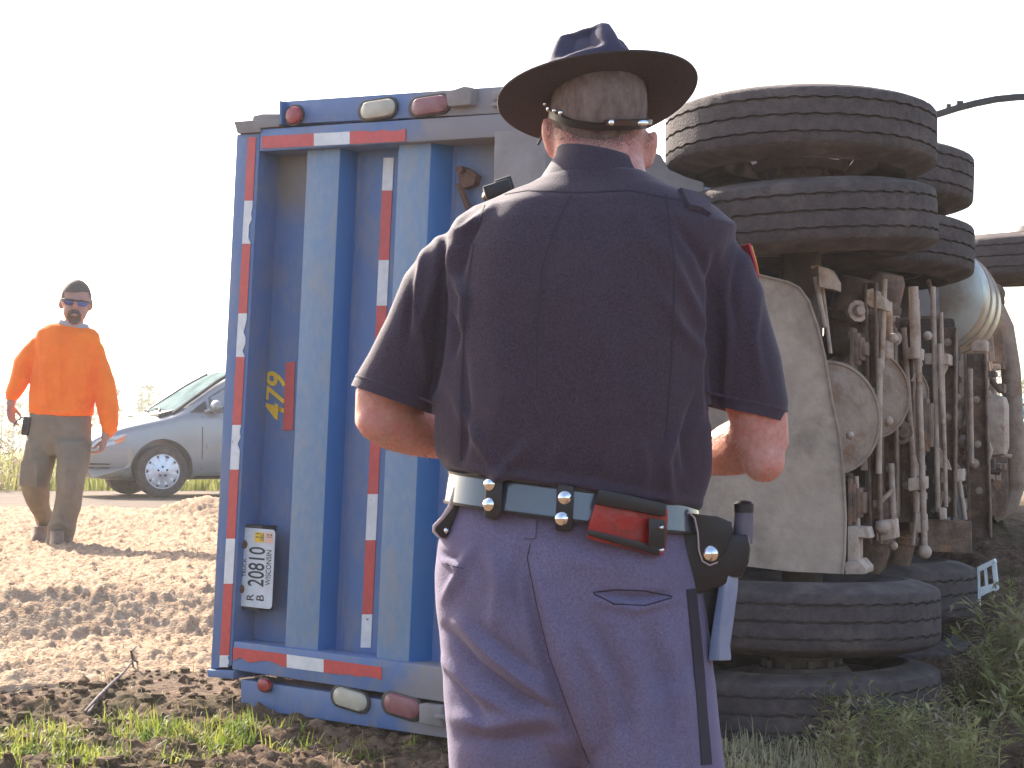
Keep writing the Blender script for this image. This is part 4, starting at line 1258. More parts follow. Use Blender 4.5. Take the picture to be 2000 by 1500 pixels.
# arms: upper arm, elbow, forearm, hand
LE = at(748, 815, 3.08); LS = at(890, 530, 3.06); LW = at(905, 872, 3.31)
b.tube([LS, LS.lerp(LE, .5), LE - Vector((0, 0, -.03))], [.045, .047, .046], 16)
b.tube([LE + Vector((.004, -.002, .045)), LE, LE.lerp(LW, .12), LE.lerp(LW, .45), LE.lerp(LW, .8), LW], [.050, .049, .050, .046, .034, .029], 18)
b.ellipsoid(LE + Vector((-.006, -.012, -.006)), (.038, .036, .036))
RE = at(1484, 858, 3.06); RS = at(1402, 560, 3.06); RW = at(1365, 900, 3.30)
b.tube([RS, RS.lerp(RE, .5), RE + Vector((0, 0, .03))], [.045, .048, .047], 16)
b.tube([RE + Vector((-.003, 0, .055)), RE + Vector((0, 0, .0)), RE.lerp(RW, .15), RE.lerp(RW, .45), RE.lerp(RW, .8), RW], [.049, .050, .050, .046, .034, .029], 18)
b.ellipsoid(RE + Vector((.004, -.014, -.036)), (.036, .034, .036))
hand(b, LW + Vector((.01, .012, 0)), Vector((.55, .75, .25)), Vector((.5, -.2, .7)), 1, 1.0, .45)
hand(b, RW + Vector((-.01, .012, 0)), Vector((-.55, .75, .25)), Vector((-.5, -.2, .7)), -1, 1.0, .45)
hips = at(1128, 1200, YO)
for sx, foot in ((-1, 0.0), (1, 0.0)):
    hp = hips + Vector((sx * .10, 0, 0)); kn_ = Vector((hips.x + sx * .13, YO + .01, .50)); an = Vector((hips.x + sx * .15, YO - .01, .09))
    b.tube([hp, hp.lerp(kn_, .5), kn_, kn_.lerp(an, .35), an], [.098, .085, .058, .056, .038], 16)
body = link("body", remeshed(b, "body", 0.0058, 5), M['skin'], off)

# hair: cropped shell with short bristles at the back and sides
hv = MB()
rr = random.Random(5)
bb = bvh_of(body)
for _ in range(5200):
    px, py = rr.uniform(1068, 1275), rr.uniform(150, 318)
    hl = 312 - 28 * abs((px - 1165) / 90) ** 1.2 if px < 1165 else 316 - 18 * ((px - 1165) / 90)
    if py > hl - rr.random() * 34: continue
    d = ray(px, py); hit = bb.ray_cast(CAM, d.normalized())
    if hit[0] is None or hit[0].y < 2.9: continue
    if abs(hit[0].x - HC.x) > .092: continue
    n_ = hit[1] if hit[1].dot(d) < 0 else -hit[1]
    L_ = rr.uniform(.004, .009) * (1.0 if py < 270 else .6)
    tip = hit[0] + n_ * L_ * .55 + Vector((rr.gauss(0, .002), 0, -L_ * .8))
    s = Vector((1, 0, 0)).cross(n_).cross(n_).normalized() * .0007
    hv.add([hit[0] - s, hit[0] + s, tip], [(0, 1, 2)])
me = hv.mesh("hair", recalc=False)
link("hair", me, M['hair'], off, False)
# scalp shade of the hair: the shell under the bristles
sh = MB(); sh.ellipsoid(HC + Vector((0, 0.002, 0.012)), (0.0818, 0.1008, 0.1088), hm_, 40, 26)
me = sh.mesh("scalp")
bm = bmesh.new(); bm.from_mesh(me)
dele = [f for f in bm.faces if to_px(np.array([tuple(f.calc_center_median())]))[1][0] > 268 or f.calc_center_median().y > HC.y + .035]
bmesh.ops.delete(bm, geom=dele, context='FACES'); bm.to_mesh(me); bm.free()
link("hair", me, M['hair'], off, True)

ah = MB()
for _ in range(1500):
    if rr.random() < .5: px, py = rr.uniform(700, 850), rr.uniform(770, 890)
    else: px, py = rr.uniform(1385, 1540), rr.uniform(820, 950)
    d = ray(px, py); hit = bb.ray_cast(CAM, d.normalized())
    if hit[0] is None: continue
    n_ = hit[1] if hit[1].dot(d) < 0 else -hit[1]
    tip = hit[0] + n_ * .004 + Vector((.005 if px < 1000 else -.005, rr.uniform(-.003, .006), -.006 + rr.uniform(-.003, .003)))
    s = d.normalized().cross(tip - hit[0]).normalized() * .00035
    ah.add([hit[0] - s, hit[0] + s, tip], [(0, 1, 2)])
link("arm_hair", ah.mesh("arm_hair", recalc=False), M['arm_hair'], off)
# shirt -------------------------------------------------------------
TORSO = [(336, 1078, 1256, .070, 8), (350, 1058, 1278, .080, 8), (366, 1028, 1308, .090, 4), (382, 975, 1352, .104, 0), (405, 920, 1402, .124, 0), (440, 882, 1440, .140, 0), (500, 864, 1428, .156, 0), (580, 856, 1408, .166, 0), (680, 853, 1400, .172, 0),
         (780, 847, 1396, .174, 10), (855, 845, 1390, .172, 24), (905, 850, 1385, .168, 38), (935, 868, 1373, .160, 48), (956, 884, 1362, .150, 56), (985, 893, 1352, .140, 58), (1010, 895, 1350, .136, 58)]
s_ = MB()
s_.loft([ring_at(L, R_, py, hd, YO, 2.25, tl) for (py, L, R_, hd, tl) in TORSO])
def sleeve(mb, pts, rs, axis_flat=1.0):
    mb.tube(pts, rs, 28)
Lc = [at(945, 492, 3.05), at(900, 514, 3.05), at(858, 575, 3.055), at(826, 654, 3.06), at(790, 726, 3.065), at(772, 770, 3.07), at(763, 795, 3.07)]
sleeve(s_, Lc, [.050, .064, .066, .063, .063, .068, .070])
Rc = [at(1325, 485, 3.05), at(1358, 490, 3.05), at(1390, 534, 3.055), at(1413, 605, 3.06), at(1448, 715, 3.065), at(1459, 790, 3.07), at(1452, 822, 3.07)]
sleeve(s_, Rc, [.046, .062, .067, .067, .068, .070, .072])
shirt_me = remeshed(s_, "shirt", 0.0052, 5)
FOLDS = [
    ([(868, 470), (858, 600), (850, 760)], 9, -.010), ([(1402, 500), (1396, 640), (1388, 820)], 9, -.009),      # armholes
    ([(905, 420), (880, 470), (872, 560)], 10, .006), ([(960, 400), (900, 455), (880, 520)], 9, .006), ([(940, 420), (910, 470), (895, 540)], 7, -.005),
    ([(885, 545), (905, 580), (900, 640)], 8, .007), ([(872, 600), (890, 650), (882, 700)], 7, -.005),
    ([(830, 480), (810, 560), (815, 660)], 8, .006), ([(815, 520), (800, 600), (790, 700)], 7, -.005), ([(840, 560), (822, 640), (830, 740)], 7, .005),
    ([(880, 760), (930, 850), (985, 930)], 12, .006), ([(905, 700), (915, 820), (905, 900)], 10, -.005), ([(1040, 860), (990, 910), (970, 940)], 11, .006), ([(1120, 830), (1080, 900), (1065, 945)], 12, .005),
    ([(1240, 850), (1260, 910), (1250, 970)], 12, .005), ([(1330, 820), (1300, 900), (1310, 980)], 11, .006), ([(1180, 860), (1170, 920), (1185, 960)], 9, -.004), ([(1370, 760), (1340, 850), (1345, 930)], 10, -.005),
    ([(1300, 480), (1340, 560), (1385, 640)], 12, .005), ([(1280, 560), (1330, 640), (1390, 700)], 13, .005), ([(1320, 440), (1370, 500), (1396, 560)], 10, -.005), ([(1230, 420), (1290, 500), (1330, 600)], 16, .004),
    ([(1450, 480), (1432, 580), (1445, 680)], 9, -.005), ([(1480, 560), (1470, 660), (1490, 760)], 10, .005), ([(1420, 560), (1425, 680), (1412, 780)], 9, .005),
    ([(1180, 640), (1195, 760), (1180, 840)], 22, .004), ([(960, 640), (985, 760), (960, 860)], 20, .004), ([(880, 905), (1000, 925), (1150, 950), (1370, 985)], 10, .008), ([(880, 925), (1000, 948), (1150, 972), (1360, 1005)], 9, -.010)]
FOLDS = [(p, w, h * 1.7) for p, w, h in FOLDS]
crease(shirt_me, FOLDS, [(7, 7, 3.2, .009, 3), (15, 15, 8, .0038, 11)])
# open the sleeve ends with a clean cut
bm = bmesh.new(); bm.from_mesh(shirt_me)
for pts in (Lc, Rc):
    e = pts[-1]; a_ = (pts[-1] - pts[-2]).normalized(); cutp = e - a_ * .012
    near = [f for f in bm.faces if (f.calc_center_median() - e).length < .10 and (f.calc_center_median() - e).dot(a_) > -.05]
    geo = set(near)
    for f in near: geo.update(f.edges); geo.update(f.verts)
    bmesh.ops.bisect_plane(bm, geom=list(geo), plane_co=cutp, plane_no=a_)
    bm.faces.ensure_lookup_table()
    dele = [f for f in bm.faces if (f.calc_center_median() - e).length < .10 and (f.calc_center_median() - cutp).dot(a_) > 1e-5]
    bmesh.ops.delete(bm, geom=dele, context='FACES')
bm.to_mesh(shirt_me); bm.free()
shirt_me.polygons.foreach_set("use_smooth", [True] * len(shirt_me.polygons))
shirt = link("shirt", shirt_me, M['shirt'], off)
sb = bvh_of(shirt_me)
# seams, yoke, cuff hems
sm = MB()
for pl in ([(948, 392), (925, 470), (907, 600), (902, 740), (900, 900)], [(1114, 382), (1085, 440), (1060, 520), (1050, 640), (1050, 760)], [(1300, 380), (1318, 520), (1312, 700), (1300, 860)],
           [(955, 385), (1030, 372), (1130, 376), (1230, 372), (1330, 392)]):
    strip(sb, pl, .0042, .0010, sm, 10)
sm.build("seam", M['stripe'], shirt, True)
def hem_ring(pts):
    """stitched hem that follows the cut end of a sleeve"""
    e = pts[-1]; a_ = (pts[-1] - pts[-2]).normalized(); c = e - a_ * .030
    x = a_.cross(Vector((0, 1, 0))).normalized(); y = a_.cross(x)
    rr_ = []
    for k in range(48):
        d = x * math.cos(2 * math.pi * k / 48) + y * math.sin(2 * math.pi * k / 48)
        hit = sb.ray_cast(c + d * .13, -d, .12)
        rr_.append(hit[0] if hit[0] is not None else c + d * .07)
    mb = MB(); mb.loft([[p + (p - c).normalized() * o_ + a_ * t for p in rr_] for (o_, t) in ((-.002, -.0025), (.0012, -.0015), (.0012, .0015), (-.002, .0025))], cap=False)
    return mb
for pts in (Lc, Rc):
    hem_ring(pts).build("hem_stitching", M['shirt'], shirt, True)
# collar: stand and folded leaf
co = MB()
def cring(py, L, R_, hd, tl, Y=3.055, k=1.0): return ring_at(L, R_, py, hd, Y, 2.1, tl, 56)
co.loft([cring(362, 1050, 1276, .088, 12), cring(346, 1062, 1264, .083, 16), cring(318, 1084, 1250, .076, 26, 3.065), cring(303, 1088, 1246, .074, 28, 3.075), cring(300, 1092, 1242, .071, 28, 3.077), cring(320, 1095, 1240, .070, 26, 3.07)], cap=False)
co.build("collar", M['shirt'], shirt, True)
# shoulder strap ends, buttons, sleeve patch, shoulder microphone
ep = MB(); strip(sb, [(1335, 388), (1362, 394), (1384, 408)], .05, .006, ep, 6); ep.build("shoulder_strap", M['shirt'], shirt, True)
MB().ellipsoid(at(1380, 400, 2.985), (.0065, .005, .0065), None, 12, 8).build("button", M['chrome'], shirt, True)
pz = at(1460, 508, 3.03)
hit = sb.ray_cast(Vector((pz.x + .3, 3.072, pz.z)), Vector((-1, 0, 0)))
n_ = hit[1] if hit[1].x > 0 else -hit[1]
tx = n_.cross(Vector((0, 0, 1))).normalized(); ty = tx.cross(n_)
def patch(k, lift, name, mtl, y0=-1, y1=1):
    o_ = [(-.036, .035), (.036, .035), (.034, 0), (.022, -.03), (0, -.042), (-.022, -.03), (-.034, 0)]
    o_ = [(a * k, max(min(b_ * k, y1 * .045), y0 * .045)) for a, b_ in o_]
    F_ = [hit[0] + tx * a + ty * b_ + n_ * (lift - 6.0 * a * a) for a, b_ in o_]
    MB().prism(F_, [p - n_ * .004 for p in F_]).build(name, mtl, shirt)
patch(.9, .003, "shoulder_patch", M['patch_red']); patch(.76, .0055, "shoulder_patch", M['patch_yellow'])
mic = MB()
mic.box(at(972, 372, 3.08), (.046, .05, .022), Matrix.Rotation(R(-18), 3, 'Y')); mic.box(at(985, 362, 3.08), (.03, .035, .022), Matrix.Rotation(R(-18), 3, 'Y')); mic.tube([at(958, 378, 3.06), at(950, 384, 3.09)], .009, 10)
mic.build("radio_microphone", M['leather'], off, True, .005)

# trousers ---------------------------------------------------------
p_ = MB()
HIP = [(1000, 889, 1352, .140, 56), (1030, 880, 1352, .146, 50), (1075, 860, 1360, .154, 36), (1130, 853, 1372, .162, 20), (1190, 853, 1380, .165, 8), (1250, 858, 1386, .163, 0), (1310, 862, 1392, .158, 0), (1370, 866, 1399, .150, 0), (1430, 874, 1405, .13, 0), (1480, 900, 1390, .08, 0)]
p_.loft([ring_at(L, R_, py, hd, YO, 2.2, tl, 56) for (py, L, R_, hd, tl) in HIP])
def leg_ring(L, R_, py, hd, Y): return ring_at(L, R_, py, hd, Y, 2.15, 0, 40)
p_.loft([leg_ring(880, 1120, 1230, .10, 3.06), leg_ring(868, 1140, 1330, .138, 3.055), leg_ring(871, 1143, 1420, .142, 3.065), leg_ring(878, 1146, 1500, .136, 3.075), leg_ring(880, 1124, 1640, .118, 3.08), leg_ring(872, 1085, 1820, .110, 3.05), leg_ring(862, 1060, 2020, .105, 3.0), leg_ring(858, 1050, 2235, .100, 2.98)])
p_.loft([leg_ring(1130, 1376, 1230, .10, 3.05), leg_ring(1112, 1396, 1330, .143, 3.045), leg_ring(1118, 1406, 1420, .147, 3.04), leg_ring(1128, 1418, 1500, .142, 3.03), leg_ring(1156, 1428, 1640, .124, 3.03), leg_ring(1190, 1425, 1820, .112, 3.03), leg_ring(1210, 1412, 2020, .106, 3.02), leg_ring(1218, 1408, 2235, .100, 3.02)])
pants_me = remeshed(p_, "trousers", 0.0056, 14)
PF = [([(1020, 1080), (1040, 1190), (1066, 1290), (1105, 1400), (1150, 1510)], 13, -.010), ([(1050, 1120), (1075, 1230), (1112, 1340), (1160, 1470)], 16, .008), ([(1085, 1180), (1110, 1280), (1150, 1400)], 14, .006),
      ([(900, 1215), (960, 1270), (1030, 1330), (1085, 1375)], 15, .012), ([(870, 1230), (930, 1300), (1010, 1360), (1085, 1392)], 11, -.010), ([(930, 1225), (985, 1275), (1050, 1325)], 14, -.009), ([(865, 1290), (930, 1350), (1010, 1395)], 12, .008),
      ([(870, 1320), (930, 1390), (960, 1420)], 12, -.008), ([(885, 1400), (960, 1415), (1060, 1400)], 16, .008), ([(900, 1440), (980, 1455), (1090, 1440)], 18, -.009), ([(920, 1075), (900, 1120), (870, 1170)], 10, .006), ([(960, 1080), (975, 1140), (965, 1230)], 14, .006), ([(1010, 1090), (1000, 1150), (1015, 1220)], 10, -.006),
      ([(870, 1095), (890, 1105), (900, 1110)], 6, .006), ([(865, 1080), (880, 1088), (895, 1086)], 5, -.005), ([(1130, 1240), (1190, 1330), (1215, 1480)], 22, .007), ([(1200, 1220), (1250, 1340), (1270, 1490)], 26, .007), ([(1160, 1220), (1200, 1320), (1230, 1450)], 16, -.006), ([(1290, 1210), (1330, 1330), (1345, 1480)], 18, .006), ([(1270, 1240), (1300, 1360), (1310, 1480)], 16, -.005),
      ([(1160, 1172), (1240, 1190), (1315, 1170)], 9, .006), ([(1170, 1158), (1240, 1168), (1305, 1162)], 6, -.008), ([(1060, 1075), (1150, 1100), (1300, 1125)], 26, .005)]
PF = [(p, w, h * 1.7) for p, w, h in PF]
crease(pants_me, PF, [(6, 6, 3.5, .006, 5), (15, 15, 9, .0022, 2)])
pants = link("trousers", pants_me, M['pants'], off)
pb = bvh_of(pants_me)
sm = MB()
for pl in ([(1036, 1062), (1030, 1090), (1048, 1180), (1072, 1280), (1108, 1380), (1150, 1490)], [(862, 1100), (885, 1106), (905, 1110)]):
    strip(pb, pl, .0020, .0006, sm, 8)
sm.build("seam", M['stripe'], pants, True)
for pl in ([(1158, 1157), (1200, 1152), (1260, 1154), (1313, 1165)], [(1160, 1160), (1200, 1180), (1260, 1183), (1312, 1168)]):
    q = MB(); strip(pb, pl, .0026, .0008, q, 8); q.build("pocket_welt", M['stripe'], pants, True)
st = MB(); strip(pb, [(1350, 1150), (1358, 1230), (1366, 1320), (1372, 1400), (1380, 1494)], .030, .002, st, 12)
st.build("side_stripe", M['stripe'], pants, True)
lp = MB(); strip(pb, [(1038, 1016), (1036, 1052)], .020, .004, lp, 6); lp.build("belt_loop", M['pants'], pants, True)

# boots
for cx, cy in ((960, 2.98), (1312, 3.02)):
    c = at(cx, 2200, cy); c.z = 0
    bo = MB()
    bo.loft([[c + Vector((w * math.cos(a), .08 + l * math.sin(a), z)) for a in [2 * math.pi * k / 20 for k in range(20)]] for (z, w, l) in ((0, .05, .15), (.03, .052, .15), (.06, .046, .135), (.09, .042, .10), (.12, .05, .07))])
    bo.build("boot", M['leather'], off, True)

# belt --------------------------------------------------------------
def belt_ring(py, grow, seg=96):
    return ring_at(886 - grow, 1353 + grow, py, .146 + grow / 1180.0, YO, 2.2, 62, seg)
bl = MB()
bl.loft([belt_ring(951, 2), belt_ring(952, 9), belt_ring(1010, 18), belt_ring(1011, 8)], cap=False)
belt = bl.build("duty_belt", M['gloss'], off, True)
ed = MB()
for py in (953, 1009):
    gq = 9 if py < 980 else 18
    ed.loft([belt_ring(py - 2.5, gq - 2), belt_ring(py - 2.5, gq + 2), belt_ring(py + 2.5, gq + 2), belt_ring(py + 2.5, gq - 2)], cap=False)
ed.build("belt_edge", M['leather'], belt, True)
def back_y(px, py, grow):
    """depth of the belt surface behind a picture point"""
    x = (px - 1119.5) / (233.5 + grow); x = max(-.985, min(.985, x))
    return YO - (.146 + grow / 1180.0) * (1 - abs(x) ** 2.2) ** (1 / 2.2)
def patch_box(pts, thick, grow, name, mtl, parent, bevel=.004, sub=6):
    """leather piece riding on the belt: outline from the picture, wrapped round the body, with real thickness"""
    mb = MB()
    n = len(pts)
    xs_ = [p[0] for p in pts]; x0, x1 = min(xs_), max(xs_)
    fr = [at(x, y, back_y(x, y, grow) - thick) for x, y in pts]
    bk = [at(x, y, back_y(x, y, grow) + .012) for x, y in pts]
    mb.prism(fr, bk)
    return mb.build(name, mtl, parent, True, bevel)
def snap(px, py, grow, r=.0105, parent=None):
    nx = (px - 1119.5) / 260
    d = MB(); d.revolve([(0, .006), (r * .6, .005), (r, .001), (r, -.006)], at(px, py, back_y(px, py, grow)), Vector((nx, -1, .05)), 18)
    return d.build("snap", M['chrome'], parent, True)
for pts, sn in (([(948, 930), (982, 936), (980, 1004), (968, 1018), (945, 1010)], ((956, 945), (954, 985))), ([(1088, 944), (1122, 950), (1118, 1038), (1084, 1036)], ((1103, 972), (1097, 1013)))):
    kp = patch_box(pts, .012, 14, "belt_keeper", M['leather'], off)
    for (x, y) in sn: snap(x, y, 27, .0105, kp)
# red pouch
rp = patch_box([(1172, 955), (1300, 985), (1306, 1000), (1300, 1078), (1288, 1087), (1145, 1052), (1150, 1020)], .028, 12, "red_pouch", M['red_leather'], off, .006)
MB().prism([at(x, y, back_y(x, y, 12) - .040) for x, y in ((1170, 954), (1302, 984), (1300, 1010), (1160, 984))], [at(x, y, back_y(x, y, 12) - .02) for x, y in ((1170, 954), (1302, 984), (1300, 1010), (1160, 984))]).build("pouch_flap", M['leather'], rp, True, .003)
for pts in ([(1146, 1045), (1150, 1034), (1290, 1068), (1288, 1086)], [(1268, 1012), (1300, 1016), (1298, 1074), (1266, 1066)]):
    MB().prism([at(x, y, back_y(x, y, 12) - .034) for x, y in pts], [at(x, y, back_y(x, y, 12) - .02) for x, y in pts]).build("pouch_edge", M['leather'], rp, True, .002)
for (x, y) in ((1290, 1030), (1291, 1074)):
    snap(x, y, 50, .004, rp)
# cuff case with rounded flap at the right hip
YH = 2.975
cc = MB()
outl = [(1322, 1012), (1336, 1003), (1420, 1016), (1432, 1030), (1434, 1110), (1420, 1140), (1380, 1156), (1345, 1163), (1325, 1155), (1313, 1120), (1313, 1060)]
cc.prism([at(x, y, YH) for x, y in outl], [at(x, y, YH + .05) for x, y in outl])
case = cc.build("cuff_case", M['leather'], off, True, .008)
flap_o = [(1330, 1006), (1345, 1000), (1358, 1012), (1364, 1040), (1366, 1075), (1372, 1096), (1386, 1103), (1402, 1098), (1416, 1080), (1428, 1048), (1430, 1020), (1400, 1008)]
MB().prism([at(x, y, YH - .008) for x, y in flap_o], [at(x, y, YH + .01) for x, y in flap_o]).build("case_flap", M['leather'], case, True, .003)
MB().tube([at(x, y, YH - .009) for x, y in [(1332, 1008), (1346, 1001), (1357, 1012), (1363, 1040), (1365, 1075), (1372, 1096), (1386, 1104), (1402, 1098)]], .0014, 8).build("edge_stitch", M['stitch'], case, True)
MB().tube([at(x, y, YH - .001) for x, y in [(1326, 1060), (1320, 1100), (1319, 1130), (1326, 1150), (1340, 1161)]], .0014, 8).build("edge_stitch", M['stitch'], case, True)
MB().tube([at(x, y, YH - .001) for x, y in [(1368, 1012), (1400, 1020), (1424, 1016), (1426, 1036)]], .0016, 8).build("edge_stitch", M['stitch'], case, True)
MB().revolve([(0, .008), (.007, .007), (.0125, .002), (.0125, -.01)], at(1388, 1081, YH - .008), Vector((.15, -1, .1)), 18).build("snap", M['chrome'], case, True)
# baton in its holder
MB().tube([at(1450, 1060, 3.0), at(1452, 1040, 3.0), at(1453, 1000, 3.0), at(1453, 990, 3.0)], [.0165, .0165, .0155, .0155], 20).build("baton_grip", M['grey_plastic'], off, True)
MB().revolve([(0, .006), (.012, .004), (.0165, 0), (.0165, -.014)], at(1453, 984, 3.0), Vector((0, 0, 1)), 20).build("baton_cap", M['leather'], off, True)
bh = MB(); bh.loft([[at(x0, y, Y_) for x0, Y_ in ((a_, 2.975), (c_, 2.972), (c_, 3.02), (a_, 3.02))] for (y, a_, c_) in ((1044, 1420, 1462), (1070, 1416, 1466), (1100, 1414, 1462), (1128, 1412, 1448))])
bh.build("baton_holder", M['leather'], off, True, .006)
bt = MB(); bt.loft([[at(x0, y, Y_) for x0, Y_ in ((a_, 2.985), ((a_ + c_) / 2, 2.974), (c_, 2.985), (c_, 3.01), ((a_ + c_) / 2, 3.02), (a_, 3.01))] for (y, a_, c_) in ((1108, 1408, 1444), (1160, 1401, 1440), (1220, 1392, 1432), (1262, 1386, 1426), (1282, 1384, 1428), (1290, 1383, 1428))])
bt.build("baton_sheath", M['blue_gloss'], off, True, .003)
MB().prism([at(x, y, 3.02) for x, y in [(1340, 1150), (1420, 1120), (1402, 1200), (1388, 1285), (1362, 1290), (1352, 1220)]], [at(x, y, 3.07) for x, y in [(1340, 1150), (1420, 1120), (1402, 1200), (1388, 1285), (1362, 1290), (1352, 1220)]]).build("holster", M['leather'], off, True, .01)
# left hip: holster with pale edge
hl = MB(); o_ = [(892, 928), (908, 930), (902, 990), (888, 1020), (876, 1046), (862, 1052), (846, 1038), (852, 1024), (874, 990), (884, 950)]
hl.prism([at(x, y, 2.99) for x, y in o_], [at(x, y, 3.09) for x, y in o_])
hl = hl.build("holster", M['leather'], off, True, .006)
MB().tube([at(x, y, 2.988) for x, y in [(900, 926), (892, 955), (880, 990), (864, 1012), (848, 1028), (847, 1038), (858, 1050)]], [.004, .006, .005, .0035, .003, .0025, .002], 10).build("edge_stitch", M['stitch'], hl, True)
MB().ellipsoid(at(872, 1036, 2.985), (.005, .005, .005), None, 10, 8).build("snap", M['chrome'], hl, True)

# hat ---------------------------------------------------------------
hat = empty("hat", at(1168, 190, 3.115))
hat.parent = off; hat.matrix_parent_inverse = Matrix.Translation(-Vector(off.location))
HM = Matrix.Rotation(R(-6.5), 3, 'Y') @ Matrix.Rotation(R(-13.5), 3, 'X')
H0 = Vector(hat.location)
def hp(x, y, z): return H0 + HM @ Vector((x, y, z))
BR = 0.171
br = MB()
rings = []
for (k, z) in ((.094, .004), (.13, .0015), (BR - .006, .004), (BR, .0045), (BR + .001, .0022), (BR, 0), (BR - .006, -.0005), (.13, -.003), (.088, -.0005)):
    rings.append([hp(k * math.cos(a) * 1.0, k * 1.06 * math.sin(a), z + .010 * max(0, (k - .09) / .08) * (math.cos(2 * a) * .6)) for a in [2 * math.pi * i / 96 for i in range(96)]])
br.loft(rings, cap=False)
br.build("brim", M['hat'], hat, True)
cr = MB()
rings = []
NS = 120
for j in range(37):
    t = j / 36
    ring = []
    for i in range(NS):
        a = 2 * math.pi * i / NS
        cx, sy = math.cos(a), math.sin(a)
        rx, ry = .0925, .1045
        if t < .75:
            w = t / .75
            s = 1 - .07 * w - .21 * w ** 2.6 - .06 * w; h = .100 * w ** .92
        else:
            w = (t - .75) / .25
            s = .66 * (1 - w ** 1.6); h = .100 + .008 * math.sin(w * math.pi / 2)
        # four pinched hollows that leave four ridges meeting in a peak
        hol = 0.0
        for da in (248, 338, 68, 158):
            dd = abs((math.degrees(a) - da + 180) % 360 - 180)
            hol = max(hol, sstep(44, 12, dd) if False else (1 - sstep(14, 41, dd)))
        hh = h / .108
        prof_ = sstep(.38, .60, hh) * (1 - sstep(.90, 1.0, hh))
        s -= .25 * hol * prof_ * (.55 + .45 * s)
        h -= .010 * hol * prof_
        ring.append(hp(rx * max(s, .004) * cx, ry * max(s, .004) * sy - .006 * hh, .002 + h))
    rings.append(ring)
cr.loft(rings, cap=True)
me = cr.mesh("crown")
crown = link("crown", me, M['hat_top'], hat, True)
# hat band and strap behind the head
MB().loft([[hp(k * .0925 * math.cos(a), k * .1045 * math.sin(a), z) for a in [2 * math.pi * i / 72 for i in range(72)]] for (k, z) in ((1.0, .004), (1.015, .004), (1.0, .022), (.985, .022))], cap=False).build("hat_band", M['leather'], hat, True)
stp = MB(); strip(bb, [(1074, 218), (1090, 226), (1120, 240), (1165, 246), (1210, 245), (1262, 244)], .014, .010, stp, 8); stp.build("hat_strap", M['leather'], hat, True)
stp = MB(); strip(bb, [(1180, 238), (1230, 238), (1266, 236)], .010, .013, stp, 6); stp.build("hat_strap", M['strap'], hat, True)
for (x, y, w, h, yy) in ((1194, 239, .0045, .006, 2.975), (1256, 240, .009, .0065, 3.0), (1083, 216, .004, .004, 3.03), (1064, 203, .003, .003, 3.05), (1095, 220, .004, .005, 3.02), (1070, 212, .003, .005, 3.04)):
    MB().ellipsoid(at(x, y, yy), (w, .004, h), None, 12, 8).build("buckle", M['chrome'], hat, True)
MB().tube([at(1068, 252, 3.11), at(1058, 268, 3.13), at(1051, 282, 3.15)], .0022, 8).build("hat_strap", M['leather'], hat, True)
# ------------------------------------------------------------------ the walking man in orange
YM = 12.4
man = empty("person", at(112, 1072, YM))
tag(man, "person walking towards the truck in orange sweatshirt, sunglasses and baggy work trousers", "person")
def g(px, py, dy=0.0): return at(px, py, YM + dy)
k_ = YM / F
b = MB()
hM = Matrix.Rotation(R(7), 3, 'Y') @ Matrix.Rotation(R(10), 3, 'X')
hc = g(148, 588)
b.ellipsoid(hc + Vector((0, .01, .015)), (27.5 * k_, .115, 37 * k_), hM, 28, 18)
b.ellipsoid(g(147, 606, -.02), (23.5 * k_, .085, 27 * k_), hM, 24, 14)
b.ellipsoid(g(145, 628, -.045), (12 * k_, .04, 8 * k_), hM, 14, 10)
b.tube([g(150, 584, -.10), g(147, 598, -.128), g(146.5, 603, -.118)], [.012, .018, .015], 10)
b.ellipsoid(g(148, 583, -.098), (18 * k_, .022, 3 * k_), hM, 14, 8)
b.ellipsoid(g(145, 613.5, -.103), (9 * k_, .014, 2.0 * k_), hM, 12, 8); b.ellipsoid(g(145, 617.5, -.10), (8 * k_, .014, 2.0 * k_), hM, 12, 8)
for (x, y) in ((119.5, 592), (176, 596)): b.ellipsoid(g(x, y, .02), (.012, .028, 10 * k_), hM, 12, 8)
b.tube([g(146, 618, .03), g(143, 640, .05), g(138, 665, .06)], [.062, .064, .085], 16)
b.loft([ring_at(70, 195, 655, .11, YM + .05), ring_at(66, 190, 720, .13, YM + .04), ring_at(66, 182, 790, .13, YM + .03), ring_at(62, 176, 830, .12, YM + .02), ring_at(66, 170, 862, .10, YM)])
b.tube([g(92, 675, .05), g(48, 725, .04), g(24, 775, 0), g(20, 792, -.02)], [.045, .046, .036, .03], 14)
b.tube([g(176, 685, .05), g(203, 745, .03), g(212, 820, -.03), g(206, 856, -.08)], [.045, .048, .038, .03], 14)
hand(b, g(20, 790, -.02), Vector((.10, -.1, -1)), Vector((.9, -.4, .1)), -1, 1.0, .30)
hand(b, g(206, 856, -.08), Vector((-.28, -.25, -1)), Vector((-.75, -.6, .2)), 1, .98, .55)
b.tube([g(82, 850), g(66, 950, -.05), g(88, 1035, .22)], [.095, .062, .042], 14)
b.tube([g(148, 850), g(132, 945, -.12), g(110, 1052, -.10)], [.095, .062, .042], 14)
mbody = link("body", remeshed(b, "body", 0.008, 3), M['skin_dark'], man)
